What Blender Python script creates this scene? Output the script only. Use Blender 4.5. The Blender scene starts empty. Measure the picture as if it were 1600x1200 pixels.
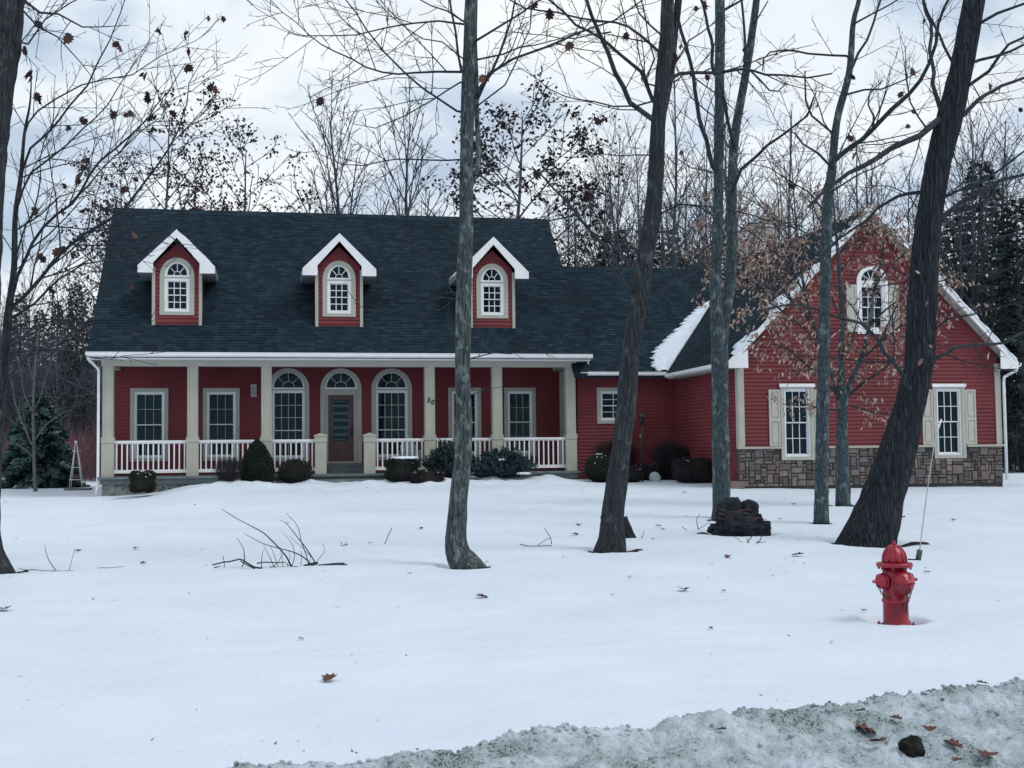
import bpy, bmesh, math, random
from mathutils import Vector, Matrix, noise
random.seed(7)
R = math.radians
V = Vector
scene = bpy.context.scene
COL = scene.collection
# ------------------------------------------------------------------ camera
F_PX, PITCH, ROLL, YAW = 1942.9, .0568, -.0109, .193
CAM = V((4.978, -36.215, 1.7))
FW = V((math.sin(YAW)*math.cos(PITCH), math.cos(YAW)*math.cos(PITCH), math.sin(PITCH)))
RT0 = V((math.cos(YAW), -math.sin(YAW), 0)); UP0 = RT0.cross(FW)
RT = RT0*math.cos(ROLL)+UP0*math.sin(ROLL); UP = UP0*math.cos(ROLL)-RT0*math.sin(ROLL)
cam = bpy.data.cameras.new('camera'); camo = bpy.data.objects.new('camera', cam); COL.objects.link(camo)
cam.sensor_width = 36; cam.lens = F_PX/1600*36; cam.clip_end = 3000; cam.clip_start = .05
m = Matrix((RT, UP, -FW)).transposed().to_4x4(); m.translation = CAM; camo.matrix_world = m
scene.camera = camo
def ray(x, y): return FW+RT*((x-800)/F_PX)-UP*((y-600)/F_PX)
def PT(x, y, t): return CAM+ray(x, y)*t
def onv(x, y, v):
    d = ray(x, y); return CAM+d*((v-CAM.y)/d.y)
# ------------------------------------------------------------------ scene-graph helpers
def tag(o, label=None, cat=None, group=None, kind=None):
    if label: o['label'] = label
    if cat: o['category'] = cat
    if group: o['group'] = group
    if kind: o['kind'] = kind
    return o
def thing(name, label, cat, loc=(0, 0, 0), group=None):
    o = bpy.data.objects.new(name, None); COL.objects.link(o); o.location = loc; o.empty_display_size = .2
    return tag(o, label, cat, group)
def topof(o):
    while o.parent: o = o.parent
    return o
def link(name, me, parent=None, loc=None):
    o = bpy.data.objects.new(name, me); COL.objects.link(o)
    if parent: o.parent = parent
    elif loc is not None: o.location = loc
    return o
def autouv(me):
    uv = me.uv_layers.new(name='uv').data
    for p in me.polygons:
        n = p.normal
        t = V((0, 0, 1)).cross(n)
        if t.length < 1e-3: t = V((1, 0, 0))
        t.normalize(); b = n.cross(t)
        for li in p.loop_indices:
            c = me.vertices[me.loops[li].vertex_index].co
            uv[li].uv = (c.dot(t), c.dot(b))
class MB:
    def __init__(s): s.v = []; s.f = []; s.m = []; s.s = []
    def add(s, vs, fs, mi=0, sm=False):
        b = len(s.v); s.v.extend(vs)
        for f in fs: s.f.append(tuple(i+b for i in f)); s.m.append(mi); s.s.append(sm)
    def box(s, x0, x1, y0, y1, z0, z1, mi=0, T=None):
        c = [(x0,y0,z0),(x1,y0,z0),(x1,y1,z0),(x0,y1,z0),(x0,y0,z1),(x1,y0,z1),(x1,y1,z1),(x0,y1,z1)]
        if T: c = [T(*p) for p in c]
        s.add(c, [(0,3,2,1),(4,5,6,7),(0,1,5,4),(1,2,6,5),(2,3,7,6),(3,0,4,7)], mi)
    def prism(s, poly, T, a, b, mi=0, sm=False):     # poly 2d points, T(p,q,w)
        n = len(poly)
        vs = [T(p[0], p[1], a) for p in poly]+[T(p[0], p[1], b) for p in poly]
        fs = [tuple(range(n))[::-1], tuple(range(n, 2*n))]+[(i, (i+1) % n, (i+1) % n+n, i+n) for i in range(n)]
        s.add(vs, fs, mi, sm)
    def strip(s, A, B, mi=0, closed=False):          # ring of two outlines
        n = len(A); k = n if closed else n-1
        s.add(list(A)+list(B), [(i, (i+1) % n, (i+1) % n+n, i+n) for i in range(k)], mi)
    def tube(s, pts, rad, n=8, mi=0, cap=True, sm=True, bumpy=0, seed=0, flare=0):
        rings = len(pts); b = len(s.v)
        up = V((.31, .17, .93)); prev = None
        for i, p in enumerate(pts):
            d = (pts[min(i+1, rings-1)]-pts[max(i-1, 0)])
            if d.length < 1e-9: d = V((0, 0, 1))
            d.normalize()
            if prev is None:
                a = d.cross(up)
                if a.length < .1: a = d.cross(V((1, 0, 0)))
            else: a = prev-d*prev.dot(d)
            a.normalize(); prev = a; c = d.cross(a); r = rad[i]
            for k in range(n):
                an = 2*math.pi*k/n
                rr = r
                if bumpy:
                    q = V((math.cos(an)*1.6, math.sin(an)*1.6, i*.13+seed))
                    rr = r*(1+bumpy*noise.noise(q)+bumpy*.5*noise.noise(q*2.7)+bumpy*.35*noise.noise(V((q.x*4.5, q.y*4.5, q.z*2))))
                if flare:
                    h = (p-pts[0]).length
                    if h < flare:
                        g = (1-h/flare)**2.2; w = math.atan2((a*math.cos(an)+c*math.sin(an)).y, (a*math.cos(an)+c*math.sin(an)).x)
                        rr *= 1+g*(.14+.42*max(0, math.sin(w*2.5+seed))**2+.20*max(0, math.cos(w*3.5+seed*2))**2)
                s.v.append(p+(a*math.cos(an)+c*math.sin(an))*rr)
        for i in range(rings-1):
            for k in range(n):
                k2 = (k+1) % n
                s.f.append((b+i*n+k, b+i*n+k2, b+(i+1)*n+k2, b+(i+1)*n+k)); s.m.append(mi); s.s.append(sm)
        if cap:
            s.f.append(tuple(b+k for k in range(n))[::-1]); s.m.append(mi); s.s.append(False)
            s.f.append(tuple(b+(rings-1)*n+k for k in range(n))); s.m.append(mi); s.s.append(False)
    def twig(s, pts, r0, r1, n=3, mi=0):             # quick thin tube, fixed frame
        b = len(s.v); k = len(pts); d = pts[-1]-pts[0]
        a = d.cross(V((.3, .2, .93)));
        if a.length < 1e-6: a = V((1, 0, 0))
        a.normalize(); c = d.cross(a).normalized()
        cs = [(a*math.cos(6.2832*j/n)+c*math.sin(6.2832*j/n)) for j in range(n)]
        for i, p in enumerate(pts):
            r = r0+(r1-r0)*i/(k-1)
            for q in cs: s.v.append(p+q*r)
        for i in range(k-1):
            for j in range(n):
                j2 = (j+1) % n
                s.f.append((b+i*n+j, b+i*n+j2, b+(i+1)*n+j2, b+(i+1)*n+j)); s.m.append(mi); s.s.append(True)
    def lathe(s, prof, T, n=24, mi=0, sm=True):      # prof (r,z)
        vs = []; k = len(prof)
        for r, z in prof:
            for j in range(n):
                an = 2*math.pi*j/n; vs.append(T(r*math.cos(an), r*math.sin(an), z))
        fs = [(i*n+j, i*n+(j+1) % n, (i+1)*n+(j+1) % n, (i+1)*n+j) for i in range(k-1) for j in range(n)]
        fs.append(tuple(range(n))[::-1]); fs.append(tuple((k-1)*n+j for j in range(n)))
        s.add(vs, fs, mi, sm)
    def mesh(s, name, mats, org=V((0, 0, 0)), uv=False):
        me = bpy.data.meshes.new(name)
        me.from_pydata([(p[0]-org[0], p[1]-org[1], p[2]-org[2]) for p in s.v], [], s.f)
        if not isinstance(mats, (list, tuple)): mats = [mats]
        for x in mats: me.materials.append(x)
        if len(mats) > 1: me.polygons.foreach_set('material_index', s.m)
        me.polygons.foreach_set('use_smooth', s.s)
        me.update()
        if uv: autouv(me)
        return me
    def build(s, name, mats, parent=None, uv=False, loc=None, fix=False):
        org = V(topof(parent).location) if parent else V(loc if loc is not None else (0, 0, 0))
        me = s.mesh(name, mats, org, uv)
        if fix:
            bm = bmesh.new(); bm.from_mesh(me); bmesh.ops.recalc_face_normals(bm, faces=bm.faces); bm.to_mesh(me); bm.free()
        return link(name, me, parent, org if not parent else None)
def boolean(o, cutter):
    if not cutter.f: return
    c = cutter.build('cutter', [], o.parent, fix=True)
    md = o.modifiers.new('b', 'BOOLEAN'); md.object = c; md.operation = 'DIFFERENCE'; md.solver = 'EXACT'
    dg = bpy.context.evaluated_depsgraph_get(); dg.update()
    me = bpy.data.meshes.new_from_object(o.evaluated_get(dg)); me.name = o.name
    o.modifiers.clear(); old = o.data; o.data = me; bpy.data.meshes.remove(old)
    bpy.data.objects.remove(c)
# ------------------------------------------------------------------ materials
def nodes(name):
    m = bpy.data.materials.new(name); m.use_nodes = True; nt = m.node_tree; nt.nodes.clear()
    out = nt.nodes.new('ShaderNodeOutputMaterial'); b = nt.nodes.new('ShaderNodeBsdfPrincipled')
    nt.links.new(b.outputs[0], out.inputs[0]); return m, nt, b, out
def N(nt, t, **k):
    n = nt.nodes.new('ShaderNode'+t)
    for a, v in k.items():
        if a.startswith('i_'): n.inputs[int(a[2:]) if a[2:].isdigit() else a[2:].replace('_', ' ')].default_value = v
        else: setattr(n, a, v)
    return n
def ramp(nt, src, stops, interp='LINEAR'):
    r = N(nt, 'ValToRGB'); cr = r.color_ramp; cr.interpolation = interp
    while len(cr.elements) < len(stops): cr.elements.new(.5)
    for e, (p, c) in zip(cr.elements, stops):
        e.position = p; e.color = (c, c, c, 1) if isinstance(c, (int, float)) else (*c, 1)
    nt.links.new(src, r.inputs[0]); return r.outputs[0]
def coords(nt, kind='Object', scale=(1, 1, 1)):
    tc = N(nt, 'TexCoord'); mp = N(nt, 'Mapping'); mp.inputs['Scale'].default_value = scale
    nt.links.new(tc.outputs[kind], mp.inputs[0]); return mp.outputs[0]
def bump(nt, b, h, strength=.4, dist=.02, prev=None):
    n = N(nt, 'Bump'); n.inputs['Strength'].default_value = strength; n.inputs['Distance'].default_value = dist
    nt.links.new(h, n.inputs['Height'])
    if prev: nt.links.new(prev, n.inputs['Normal'])
    nt.links.new(n.outputs[0], b.inputs['Normal']); return n.outputs[0]
def mixc(nt, f, a, b, mode='MIX'):
    n = N(nt, 'Mix', data_type='RGBA', blend_type=mode)
    for s, i in ((f, 0), (a, 6), (b, 7)):
        if isinstance(s, (int, float)): n.inputs[i].default_value = s
        elif isinstance(s, tuple): n.inputs[i].default_value = (*s, 1)
        else: nt.links.new(s, n.inputs[i])
    return n.outputs[2]
def plain(name, c, rough=.6, var=.12, scale=6, bmp=.15, bs=60, spec=.4, metal=0, stretch=(1, 1, 1)):
    m, nt, b, o = nodes(name)
    co = coords(nt, 'Object', stretch)
    n = N(nt, 'TexNoise', i_Scale=scale, i_Detail=6.0); nt.links.new(co, n.inputs['Vector'])
    lo = tuple(x*(1-var) for x in c); hi = tuple(min(1, x*(1+var)) for x in c)
    nt.links.new(ramp(nt, n.outputs[0], [(.3, lo), (.7, hi)]), b.inputs['Base Color'])
    b.inputs['Roughness'].default_value = rough; b.inputs['Specular IOR Level'].default_value = spec; b.inputs['Metallic'].default_value = metal
    if bmp:
        n2 = N(nt, 'TexNoise', i_Scale=bs, i_Detail=4.0); nt.links.new(co, n2.inputs['Vector']); bump(nt, b, n2.outputs[0], bmp, .005)
    return m
M = {}
M['red'] = plain('red_siding_paint', (.160, .032, .038), .65, .20, .7, .1, 40, .25)
M['beige'] = plain('beige_trim_paint', (.40, .395, .34), .6, .08, 2.5, .1, 50, .3)
M['taupe'] = plain('taupe_trim_paint', (.36, .36, .33), .6, .08, 2.5, .1, 50, .3)
M['white'] = plain('white_trim_paint', (.76, .77, .78), .5, .06, 4, .08, 50, .35)
M['shutter'] = plain('shutter_paint', (.44, .43, .38), .55, .07, 4, .08, 50, .3)
M['vinyl'] = plain('white_vinyl', (.72, .74, .76), .4, .04, 8, 0, 50, .4)
M['concrete'] = plain('foundation_concrete', (.20, .21, .20), .9, .6, 14, .5, 70, .2)
M['deck'] = plain('grey_deck_boards', (.13, .16, .165), .7, .25, 5, .3, 30, .3)
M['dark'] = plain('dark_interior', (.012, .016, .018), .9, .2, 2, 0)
M['wood'] = plain('dark_red_door_wood', (.075, .03, .026), .45, .35, 3, .15, 30, .4, stretch=(6, 6, .8))
M['curtain'] = plain('sheer_curtain', (.09, .25, .32), .9, .25, 3, .1, 30, .1, stretch=(8, 8, .5))
M['blind'] = plain('window_blind', (.10, .14, .15), .8, .2, 3, 0)
M['metal'] = plain('dark_metal', (.02, .022, .025), .45, .2, 20, .1, 60, .5, .6)
M['lampgrey'] = plain('lamp_metal', (.32, .34, .36), .4, .1, 20, .05, 60, .5, .3)
M['came'] = plain('lead_came', (.30, .38, .42), .35, .1, 20, 0, 60, .5, .4)
M['black'] = plain('number_black', (.01, .01, .012), .5, .1, 20, 0)
M['hydrant'] = plain('red_hydrant_enamel', (.25, .007, .022), .32, .45, 7, .25, 45, .5)
M['green'] = plain('dark_green_marker', (.03, .08, .07), .5, .2, 20, 0)
M['rod'] = plain('pale_marker_rod', (.35, .42, .40), .5, .2, 20, 0)
M['chain'] = plain('rusty_chain', (.03, .022, .025), .6, .4, 60, 0)
M['bench'] = plain('pale_weathered_wood', (.40, .46, .48), .7, .2, 8, .2, 40, .2)
M['asphalt'] = plain('wet_asphalt', (.045, .047, .05), .6, .3, 8, .5, 90, .4)
M['rock'] = plain('pale_rock', (.45, .50, .50), .8, .25, 6, .4, 20, .2)
M['mulch_and_shade'] = plain('dark_mulch_and_shade', (.019, .019, .019), .95, .6, 20, .8, 60, .1)  # also serves the painted contact shade at trunk feet
def glass():
    m, nt, b, out = nodes('window_glass')
    b.inputs['Base Color'].default_value = (.01, .016, .02, 1); b.inputs['Roughness'].default_value = .04; b.inputs['Specular Tint'].default_value = (.50, .82, 1, 1)
    tr = N(nt, 'BsdfTransparent'); tr.inputs[0].default_value = (.42, .66, .76, 1)
    mx = N(nt, 'MixShader'); mx.inputs[0].default_value = .42
    nt.links.new(tr.outputs[0], mx.inputs[1]); nt.links.new(b.outputs[0], mx.inputs[2]); nt.links.new(mx.outputs[0], out.inputs[0])
    co = coords(nt); n = N(nt, 'TexNoise', i_Scale=1.5, i_Detail=1.0); nt.links.new(co, n.inputs['Vector']); bump(nt, b, n.outputs[0], .05, .01)
    return m
M['glass'] = glass()
def shingles():
    m, nt, b, out = nodes('asphalt_shingles')
    uv = N(nt, 'UVMap').outputs[0]
    br = N(nt, 'TexBrick', offset=.37, offset_frequency=2, squash=1.35, squash_frequency=3)
    br.inputs['Color1'].default_value = (0, 0, 0, 1); br.inputs['Color2'].default_value = (1, 1, 1, 1); br.inputs['Mortar'].default_value = (0, 0, 0, 1)
    for k, v in (('Scale', 1.0), ('Mortar Size', .006), ('Mortar Smooth', .2), ('Brick Width', .21), ('Row Height', .132), ('Bias', -.15)): br.inputs[k].default_value = v
    w = N(nt, 'TexNoise', i_Scale=1.1, i_Detail=2.0); nt.links.new(uv, w.inputs['Vector'])
    nt.links.new(uv, br.inputs['Vector'])
    wn = N(nt, 'TexNoise', i_Scale=90.0, i_Detail=2.0); nt.links.new(uv, wn.inputs['Vector'])
    big = N(nt, 'TexNoise', i_Scale=.35, i_Detail=5.0); nt.links.new(uv, big.inputs['Vector'])
    c = ramp(nt, br.outputs['Color'], [(0, (.008, .017, .026)), (.35, (.012, .026, .039)), (.7, (.018, .037, .053)), (1, (.032, .060, .082))])
    c = mixc(nt, .22, c, ramp(nt, wn.outputs[0], [(.3, (.005, .009, .014)), (.7, (.030, .046, .062))]))
    c = mixc(nt, .7, c, ramp(nt, big.outputs[0], [(.3, .72), (.7, 1.25)]), 'MULTIPLY')
    nt.links.new(c, b.inputs['Base Color']); b.inputs['Roughness'].default_value = .95; b.inputs['Specular IOR Level'].default_value = .1
    # saw-tooth height per course: butt edge casts a thin line
    sx = N(nt, 'SeparateXYZ'); nt.links.new(uv, sx.inputs[0])
    dv = N(nt, 'Math', operation='DIVIDE'); nt.links.new(sx.outputs[1], dv.inputs[0]); dv.inputs[1].default_value = .132
    fr = N(nt, 'Math', operation='FRACT'); nt.links.new(dv.outputs[0], fr.inputs[0])
    iv = N(nt, 'Math', operation='SUBTRACT'); iv.inputs[0].default_value = 1; nt.links.new(fr.outputs[0], iv.inputs[1])
    ad = N(nt, 'Math', operation='MULTIPLY_ADD'); nt.links.new(br.outputs['Color'], ad.inputs[0]); ad.inputs[1].default_value = .5; nt.links.new(iv.outputs[0], ad.inputs[2])
    p = bump(nt, b, ad.outputs[0], .8, .012); bump(nt, b, wn.outputs[0], .3, .004, p)
    return m
M['shingle'] = shingles()
def bark(name, dark, light, lichen, lf=.5, zs=.28, scale=16, bs=.8, bd=.03, lich_scale=5):
    m, nt, b, out = nodes(name)
    co = coords(nt, 'Object', (1, 1, zs))
    v = N(nt, 'TexVoronoi', feature='DISTANCE_TO_EDGE'); v.inputs['Scale'].default_value = scale
    w = N(nt, 'TexNoise', i_Scale=6.0, i_Detail=4.0); nt.links.new(co, w.inputs['Vector'])
    av = N(nt, 'Mix', data_type='RGBA'); av.inputs[0].default_value = .16; nt.links.new(co, av.inputs[6]); nt.links.new(w.outputs[1], av.inputs[7])
    nt.links.new(av.outputs[2], v.inputs['Vector'])
    n = N(nt, 'TexNoise', i_Scale=30.0, i_Detail=6.0); nt.links.new(co, n.inputs['Vector'])
    h = N(nt, 'Math', operation='MULTIPLY_ADD'); nt.links.new(v.outputs[0], h.inputs[0]); h.inputs[1].default_value = 2.2; nt.links.new(n.outputs[0], h.inputs[2])
    base = ramp(nt, h.outputs[0], [(.35, dark), (.95, light)])
    l = N(nt, 'TexNoise', i_Scale=float(lich_scale), i_Detail=8.0); l.inputs['Roughness'].default_value = .65
    co2 = coords(nt, 'Object', (1, 1, .55)); nt.links.new(co2, l.inputs['Vector'])
    c = mixc(nt, ramp(nt, l.outputs[0], [(lf, 0), (lf+.08, .85)]), base, lichen)
    nt.links.new(c, b.inputs['Base Color']); b.inputs['Roughness'].default_value = .92; b.inputs['Specular IOR Level'].default_value = .2
    bump(nt, b, h.outputs[0], bs, bd); return m
M['bark_lichen'] = bark('maple_bark_with_lichen', (.018, .026, .031), (.080, .100, .106), (.18, .215, .21), .52, .16, 26, .9, .03, 11)
M['bark_brown'] = bark('brown_grey_bark', (.010, .014, .018), (.048, .056, .063), (.09, .105, .11), .57, .11, 30, .9, .03, 7)
M['bark_oak'] = bark('furrowed_dark_oak_bark', (.006, .009, .014), (.040, .049, .060), (.06, .07, .078), .62, .10, 19, 1, .08, 3)
M['bark_smooth'] = bark('smooth_grey_bark', (.018, .028, .034), (.062, .085, .094), (.16, .20, .205), .55, .30, 22, .6, .02, 8)
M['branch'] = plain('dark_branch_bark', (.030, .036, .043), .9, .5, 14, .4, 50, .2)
M['branch_hazed'] = plain('hazed_branch_bark', (.080, .090, .108), .9, .5, 2, 0, 50, .1)  # lighter and bluer than near bark: distance haze put into the colour
M['sapling'] = plain('pale_sapling_bark', (.13, .14, .15), .9, .3, 10, .2, 50, .2)
M['brush'] = plain('reddish_brush_twigs', (.15, .085, .095), .95, .6, .35, 0, 50, .1)
M['log'] = plain('dead_branch_wood', (.030, .034, .038), .9, .5, 10, .5, 50, .2)
M['rot'] = plain('rotten_black_wood', (.014, .019, .026), .85, .7, 9, .8, 22, .3)
M['litter'] = plain('bark_litter', (.10, .10, .10), .9, .6, 30, 0)
M['vine'] = plain('brown_vine', (.07, .045, .048), .85, .4, 12, .3, 50, .2)
def leafmat(name, stops, rough=.75, trans=.25):
    m, nt, b, out = nodes(name)
    g = N(nt, 'NewGeometry')
    c = ramp(nt, g.outputs['Random Per Island'], stops)
    nt.links.new(c, b.inputs['Base Color']); b.inputs['Roughness'].default_value = rough; b.inputs['Specular IOR Level'].default_value = .25
    t = N(nt, 'BsdfTranslucent'); nt.links.new(c, t.inputs[0]); mx = N(nt, 'MixShader'); mx.inputs[0].default_value = trans
    nt.links.new(b.outputs[0], mx.inputs[1]); nt.links.new(t.outputs[0], mx.inputs[2]); nt.links.new(mx.outputs[0], out.inputs[0]); return m
M['beech_leaf'] = leafmat('dry_beech_leaves', [(0, (.17, .09, .085)), (.3, (.29, .18, .155)), (.65, (.42, .31, .25)), (1, (.58, .49, .42))])
M['oak_leaf'] = leafmat('dry_oak_leaves', [(0, (.022, .014, .016)), (.6, (.05, .027, .027)), (.85, (.09, .042, .038)), (1, (.16, .085, .06))])
M['dark_leaf'] = leafmat('dark_far_leaves', [(0, (.016, .012, .018)), (1, (.048, .030, .038))])  # purple-brown leaves, darkened in colour for the backlit look of far crowns
M['needle'] = leafmat('spruce_needles', [(0, (.035, .075, .07)), (.8, (.08, .15, .135)), (.93, (.07, .12, .11)), (1, (.5, .55, .6))], .8, .1)
M['pine'] = leafmat('far_pine_needles', [(0, (.018, .032, .036)), (1, (.045, .068, .07))], .8, .1)
M['yew'] = leafmat('clipped_yew_leaves', [(0, (.010, .022, .018)), (.8, (.022, .044, .034)), (1, (.05, .065, .045))], .7, .1)
M['olive'] = leafmat('olive_bronze_leaves', [(0, (.014, .018, .015)), (.6, (.034, .038, .028)), (1, (.065, .062, .045))], .8, .1)
M['barberry'] = leafmat('red_brown_twigs', [(0, (.014, .012, .016)), (.6, (.036, .024, .030)), (1, (.065, .042, .045))], .85, .1)
M['greytwig'] = leafmat('grey_brown_twigs', [(0, (.018, .020, .026)), (1, (.055, .048, .058))], .85, .1)
M['bluespruce'] = leafmat('blue_spruce_needles', [(0, (.016, .034, .042)), (.7, (.035, .068, .08)), (1, (.075, .12, .135))], .8, .1)
M['rhodo'] = leafmat('broad_evergreen_leaves', [(0, (.012, .026, .026)), (.7, (.03, .055, .05)), (1, (.07, .10, .095))], .4, .1)
def snowmat(name='snow', dirt=False):
    m, nt, b, out = nodes(name)
    co = coords(nt, 'Object')
    n1 = N(nt, 'TexNoise', i_Scale=.7, i_Detail=5.0); nt.links.new(co, n1.inputs['Vector'])
    n2 = N(nt, 'TexNoise', i_Scale=9.0, i_Detail=8.0); n2.inputs['Roughness'].default_value = .7; nt.links.new(co, n2.inputs['Vector'])
    n3 = N(nt, 'TexNoise', i_Scale=75.0, i_Detail=3.0); nt.links.new(co, n3.inputs['Vector'])
    co4 = coords(nt, 'Object', (.5, 2.2, 1)); n4 = N(nt, 'TexNoise', i_Scale=5.0, i_Detail=6.0); nt.links.new(co4, n4.inputs['Vector'])
    c = ramp(nt, n1.outputs[0], [(.3, (.60, .675, .77)), (.7, (.665, .735, .815))])
    c = mixc(nt, ramp(nt, n4.outputs[0], [(.60, 0), (.75, .14)]), c, (.55, .60, .66))
    sp = N(nt, 'TexNoise', i_Scale=34.0, i_Detail=2.0); nt.links.new(co4, sp.inputs['Vector'])
    c = mixc(nt, ramp(nt, sp.outputs[0], [(.70, 0), (.76, .5)]), c, (.22, .24, .26))
    if dirt:
        d1 = N(nt, 'TexNoise', i_Scale=2.6, i_Detail=9.0); d1.inputs['Roughness'].default_value = .72; nt.links.new(co, d1.inputs['Vector'])
        d2 = N(nt, 'TexNoise', i_Scale=19.0, i_Detail=7.0); d2.inputs['Roughness'].default_value = .8; nt.links.new(co, d2.inputs['Vector'])
        d3 = N(nt, 'TexNoise', i_Scale=75.0, i_Detail=3.0); nt.links.new(co, d3.inputs['Vector'])
        c = mixc(nt, ramp(nt, d1.outputs[0], [(.42, .97), (.60, .25)]), c, (.28, .355, .365))
        c = mixc(nt, ramp(nt, d2.outputs[0], [(.53, 0), (.66, .70)]), c, (.12, .16, .165))
        sm = N(nt, 'Math', operation='MULTIPLY_ADD'); nt.links.new(d1.outputs[0], sm.inputs[0]); sm.inputs[1].default_value = -.95; nt.links.new(d3.outputs[0], sm.inputs[2])
        c = mixc(nt, ramp(nt, sm.outputs[0], [(.16, 0), (.22, .85)]), c, (.03, .035, .035))
    nt.links.new(c, b.inputs['Base Color']); b.inputs['Roughness'].default_value = .55 if not dirt else .45
    b.inputs['Specular IOR Level'].default_value = .25 if not dirt else .4
    p = bump(nt, b, n2.outputs[0], .35 if not dirt else .9, .03 if not dirt else .04)
    p = bump(nt, b, n3.outputs[0], .7 if not dirt else .7, .008 if not dirt else .012, p); return m
M['snow'] = snowmat(); M['dirty'] = snowmat('dirty_granular_snow', True)
def stonemat():
    m, nt, b, out = nodes('cut_stone_veneer'); g = N(nt, 'NewGeometry'); co = coords(nt)
    c = ramp(nt, g.outputs['Random Per Island'], [(0, (.06, .058, .062)), (.3, (.14, .11, .10)), (.55, (.20, .155, .13)), (.8, (.10, .10, .11)), (1, (.27, .215, .18))])
    n = N(nt, 'TexNoise', i_Scale=22.0, i_Detail=8.0); nt.links.new(co, n.inputs['Vector'])
    c = mixc(nt, .8, c, ramp(nt, n.outputs[0], [(.3, .5), (.7, 1.35)]), 'MULTIPLY')
    nt.links.new(c, b.inputs['Base Color']); b.inputs['Roughness'].default_value = .85; bump(nt, b, n.outputs[0], .9, .03); return m
M['stone'] = stonemat()
M['mortar'] = plain('dark_mortar', (.05, .05, .052), .95, .3, 20, .5, 60)
# ------------------------------------------------------------------ terrain
WELLS = []      # x, y, radius, depth
def sstep(a, b, x):
    t = max(0, min(1, (x-a)/(b-a))); return t*t*(3-2*t)
def ground(x, y, detail=True):
    if y < -1: z = .04+.0335*(y+25.3)
    elif y < 4: z = .854+.0335*(y+1)*(1-sstep(-1, 4, y)*.5)
    else: z = .93+.02*math.sin(x*.05)
    z = min(z, .94)
    z -= .26*sstep(3.8, .6, x)*sstep(-14, -1.5, y)*(1-.35*sstep(6, 40, y))
    z -= .10*sstep(20, 27, x)*sstep(-12, -5, y)
    if y < -29: z -= .0*(y+29)
    if y > 60: z += .035*(y-60)*sstep(60, 90, y)*sstep(15, -10, x)*0
    if detail:
        p = V((x, y, 0))
        z += .06*noise.noise(p*.22)+.03*noise.noise(p*.8)+.010*noise.noise(p*2.1)+.008*noise.noise(V((x*1.1, y*4.2, 1)))+.006*noise.noise(p*7)
        if -2.2 < y < .6 and -.5 < x < 14.3:           # shovelled mounds along the flower bed
            b = sstep(-2.1, -1.1, y)*sstep(1.4, 4.4, x)
            z += b*(.10+.17*max(0, noise.noise(V((x*1.1, y*1.6, 4))))+.05*noise.noise(V((x*4, y*4, 2))))*sstep(14.3, 13.2, x)
        for wx, wy, wr, wd in WELLS:
            q = math.hypot(x-wx, y-wy)
            if q < wr*1.7: z += -wd*(1-sstep(wr*.72, wr*1.12, q))+wd*.12*math.exp(-((q-wr*1.25)/(wr*.25))**2)
    return z
def gpoint(px, py, off=0):
    """point on the lawn seen at photo pixel (px, py)"""
    d = ray(px, py); t0 = 4.
    for i in range(900):
        t = t0+i*.05; p = CAM+d*t
        if p.z < ground(p.x, p.y, False): return V((p.x, p.y, ground(p.x, p.y, False)+off)), t
    return p, t
def lump(mb, c, rx, ry, rz, seed, sub=3, amp=.25, fr=1.6, sq=1):
    bm = bmesh.new(); bmesh.ops.create_icosphere(bm, subdivisions=sub, radius=1)
    vs = []
    for v in bm.verts:
        n_ = v.co.normalized(); k = 1+amp*noise.noise(n_*fr+V((seed, seed*.3, 0)))+amp*.45*noise.noise(n_*fr*3.1+V((0, seed, 0)))+amp*.2*noise.noise(n_*fr*8)
        q = V([math.copysign(abs(a)**sq, a) for a in n_]); vs.append(V(c)+V((q.x*rx*k, q.y*ry*k, q.z*rz*k)))
    mb.add(vs, [tuple(v.index for v in f.verts) for f in bm.faces], 0, True); bm.free()
# ------------------------------------------------------------------ house
H = thing('house', 'red clapboard house with dark shingle roof, columned porch, three dormers and a gable wing', 'house', (7.2, 5.7, .8))
def FR(vp): return lambda a, d, z: V((a, vp-d, z))            # wall facing the street
def FLf(up): return lambda a, d, z: V((up-d, a, z))           # wall facing left, a = depth
def FRt(up): return lambda a, d, z: V((up+d, a, z))
def clap(name, T, a0, a1, z0, z1, e=.105, dep=.026, th=.14, parent=H, mat='red'):
    poly = [(-th, z0)]; z = z0
    while z < z1-1e-4:
        poly += [(dep, z), (0.001, min(z+e, z1))]; z += e
    poly.append((-th, z1)); mb = MB()
    mb.prism(poly, lambda d, z, a: T(a, d, z), a0, a1)
    return mb.build(name, M[mat], parent, fix=True)
def rect_cut(cb, T, a0, a1, z0, z1): cb.box(a0, a1, -.6, .3, z0, z1, T=lambda a, d, z: T(a, d, z))
def arch_pts(ac, w, zs, z0, k=20, ry=None):
    ry = ry or w/2
    return [(ac+w/2, z0), ] + [(ac+w/2*math.cos(math.pi*i/k), zs+ry*math.sin(math.pi*i/k)) for i in range(k+1)] + [(ac-w/2, z0)]
def arch_cut(cb, T, ac, w, zs, z0, ry=None): cb.prism(arch_pts(ac, w, zs, z0, 20, ry), lambda a, z, d: T(a, d, z), -.6, .3)
def frame_ring(mb, T, a0, a1, z0, z1, w, d0, d1, mi=0, wb=None, wt=None):
    wb = w if wb is None else wb; wt = w if wt is None else wt
    mb.box(a0, a0+w, d0, d1, z0, z1, mi, T); mb.box(a1-w, a1, d0, d1, z0, z1, mi, T)
    mb.box(a0+w, a1-w, d0, d1, z1-wt, z1, mi, T); mb.box(a0+w, a1-w, d0, d1, z0, z0+wb, mi, T)
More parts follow.
